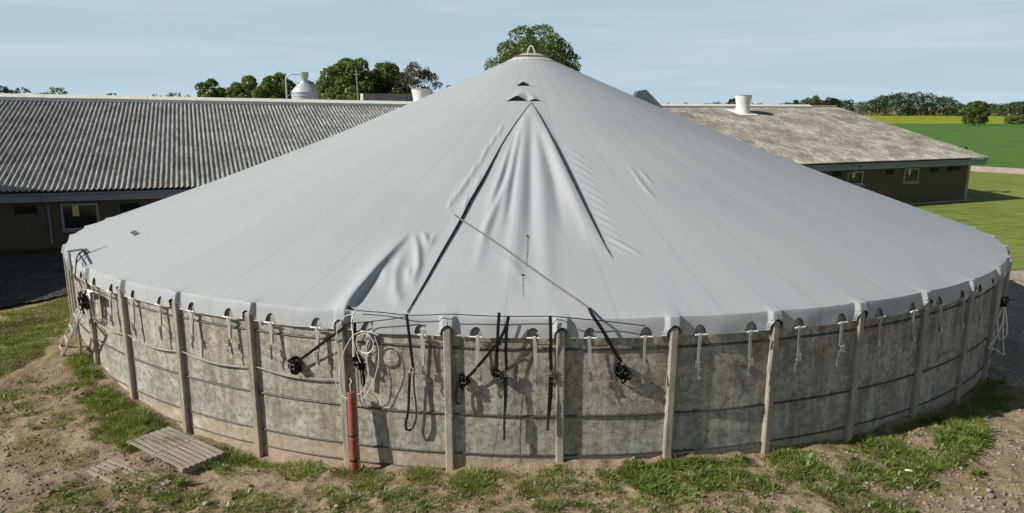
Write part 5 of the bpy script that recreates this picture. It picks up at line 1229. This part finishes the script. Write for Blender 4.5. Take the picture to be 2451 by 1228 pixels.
# tufts read off the photo: (x, y, radius, blades, height)
for x, y, rd, n, h in ((545, 1095, .30, 420, .24), (575, 1105, .22, 260, .18), (620, 1112, .18, 160, .12), (660, 1118, .20, 180, .12), (712, 1128, .28, 340, .18), (735, 1140, .2, 160, .12), (850, 1135, .26, 300, .2), (905, 1148, .2, 200, .14), (880, 1165, .26, 240, .14), (1010, 1135, .25, 280, .2), (1020, 1150, .22, 200, .14), (1125, 1150, .30, 380, .22), (1150, 1165, .25, 240, .16), (1090, 1165, .18, 160, .12), (1275, 1170, .2, 240, .16), (1325, 1125, .22, 220, .14), (1455, 1140, .18, 160, .14), (1450, 1170, .2, 200, .14), (1310, 1218, .2, 200, .14), (590, 1190, .2, 160, .1), (640, 1195, .2, 160, .1), (575, 1222, .24, 220, .12), (655, 1220, .26, 240, .12), (770, 1180, .2, 150, .1), (820, 1195, .22, 180, .1), (940, 1195, .2, 160, .1), (985, 1180, .18, 150, .1), (1040, 1210, .25, 220, .12), (960, 1225, .25, 200, .12), (1220, 1140, .16, 120, .1), (1400, 1215, .18, 140, .1),
        (330, 985, .35, 420, .2), (300, 1010, .35, 420, .18), (270, 1040, .35, 380, .16), (345, 1005, .25, 300, .2), (250, 935, .3, 260, .14), (285, 950, .25, 260, .16), (140, 935, .18, 110, .1), (160, 945, .15, 90, .08), (95, 915, .14, 70, .08), (180, 1105, .25, 200, .1), (60, 1060, .2, 120, .08), (80, 1105, .2, 130, .08), (105, 1060, .2, 120, .08), (150, 1200, .2, 130, .08), (205, 1205, .22, 150, .08), (360, 1150, .2, 150, .1), (395, 1190, .25, 170, .1), (450, 1205, .25, 230, .13), (480, 1185, .2, 180, .12), (205, 840, .3, 260, .14), (190, 860, .3, 260, .14), (240, 880, .3, 260, .14), (420, 1105, .14, 90, .1), (560, 1135, .2, 130, .1), (255, 1000, .25, 220, .12)):
    p = gpx(x, y); tuft(p[0], p[1], rd*1.1, int(n*1.7), h, gr.uniform(.1, .4))
    if gr.random() < .55: weed(p[0]+gr.normal()*.12, p[1]+gr.normal()*.08, .13, 14)
# grassy strip on the right
for i in range(620):
    x = gr.uniform(1500, 2340); lo_ = np.interp(x, [1500, 1600, 1850, 2050, 2330], [1115, 1085, 1065, 1035, 985]); hi_ = np.interp(x, [1500, 1560, 1700, 1900, 2150, 2200, 2340], [1135, 1185, 1228, 1240, 1240, 1180, 1060]); y = gr.uniform(lo_, hi_); p = gpx(x, y)
    if fbm(p[0]/.55, p[1]/.55, 4, 31) < .45: continue
    br = (1 if (1880 < x < 2200 and y > 1110) else 0)*.35
    tuft(p[0], p[1], gr.uniform(.10, .26), int(gr.uniform(50, 190)), gr.uniform(.07, .2), gr.uniform(.1, .5)+br)
    if gr.random() < .75: weed(p[0]+gr.normal()*.1, p[1]+gr.normal()*.1, gr.uniform(.08, .2), 14)
for i in range(260):
    x = gr.uniform(190, 420); y = gr.uniform(np.interp(x, [190, 300, 420], [830, 955, 1040]), np.interp(x, [190, 300, 420], [930, 1070, 1075])); p = gpx(x, y)
    if math.hypot(p[0], p[1]-TD) < 14.1 or fbm(p[0]/.6, p[1]/.6, 3, 61) < .47: continue
    tuft(p[0], p[1], gr.uniform(.12, .25), int(gr.uniform(60, 160)), gr.uniform(.08, .2), .15)
    if gr.random() < .4: weed(p[0], p[1], gr.uniform(.08, .15), 12)
# under the shaded right wall
for i in range(120):
    p = gpx(gr.uniform(2040, 2400), gr.uniform(905, 1010)); tuft(p[0], p[1], .25, 110, .16, .1)
# left bank
for i in range(1000):
    x = gr.uniform(-60, 200); y = gr.uniform(np.interp(x, [-60, 0, 100, 180], [760, 752, 735, 712]), np.interp(x, [-60, 0, 60, 120, 190], [930, 900, 865, 815, 770])); p = gpx(x, y)
    d_ = fbm(p[0]/.8, p[1]/.8, 3, 8)
    if d_ < .33: continue
    tuft(p[0], p[1], gr.uniform(.15, .32), int(gr.uniform(90, 190)), gr.uniform(.07, .17), float(np.clip((d_-.42)*3+.25, .12, .8)))
# sparse growth everywhere else
for i in range(2700):
    x, y = gr.uniform(0, 2280), gr.uniform(900, 1240); p = gpx(x, y)
    if math.hypot(p[0], p[1]-TD) < 14.1 or fbm(p[0]/.9, p[1]/.9, 3, 44) < .41: continue
    tuft(p[0], p[1], gr.uniform(.05, .16), int(gr.uniform(15, 70)), gr.uniform(.04, .10), gr.uniform(.1, .6))
    if gr.random() < .4: weed(p[0], p[1], gr.uniform(.05, .12), 10)
for (x, y) in ((2060, 1055), (2250, 1075), (2310, 1030), (2345, 1045), (2290, 1060), (2335, 1135), (1925, 1120), (1760, 1110), (440, 1030), (470, 1040), (430, 1160), (520, 1120), (1480, 1105), (770, 1130)):
    p = gpx(x, y); weed(p[0], p[1], .2, 26)
blade_obj('grass', GRASS, 'grass'); blade_obj('dry_grass', DRY, 'dry'); blade_obj('weeds', WEED, 'weed')
# pebbles and clods as one scatter
base = [stone_mesh(1.0, s_) for s_ in range(6)]; base = [(np.array(v), np.array(f)) for v, f in base]; V = []; F = []; nb = 0
for i in range(3600):
    q = gr.random()
    if q < .42: x, y = gr.uniform(2050, 2520), gr.uniform(1020, 1240)
    elif q < .62: x, y = gr.uniform(0, 480), gr.uniform(950, 1235)
    elif q < .72: x, y = gr.uniform(220, 420), gr.uniform(1080, 1180)
    else: x, y = gr.uniform(0, 2451), gr.uniform(890, 1235)
    p = gpx(x, y)
    if math.hypot(p[0], p[1]-TD) < 14.08: continue
    s_ = .007+.028*gr.random()**4*(1.4 if q < .42 else 1); v, f = base[i % 6]; a = gr.random()*6.28; c_, sn = math.cos(a), math.sin(a)
    R_ = np.array([[c_, -sn, 0], [sn, c_, 0], [0, 0, 1]]); V.append(v@R_.T*s_+np.array([p[0], p[1], float(ground_z(p[0], p[1]))+s_*.2])); F.append(f+nb); nb += len(v)
tag(np_obj('pebbles', np.concatenate(V), np.concatenate(F), MAT['stone'], None, False), kind='stuff')
# dry clods of the same soil
V = []; F = []; nb = 0
for i in range(5200):
    x, y = gr.uniform(-20, 2470), gr.uniform(880, 1240); p = gpx(x, y)
    if math.hypot(p[0], p[1]-TD) < 14.05 or fbm(p[0]/.45, p[1]/.45, 3, 90) < .46: continue
    s_ = .010+.038*gr.random()**3; v, f = base[i % 6]; a = gr.random()*6.28; c_, sn = math.cos(a), math.sin(a); R_ = np.array([[c_, -sn, 0], [sn, c_, 0], [0, 0, 1]])
    V.append(v@R_.T*s_+np.array([p[0], p[1], float(ground_z(p[0], p[1]))+s_*.1])); F.append(f+nb); nb += len(v)
tag(np_obj('soil_clods', np.concatenate(V), np.concatenate(F), MAT['soil'], None, False), kind='stuff')
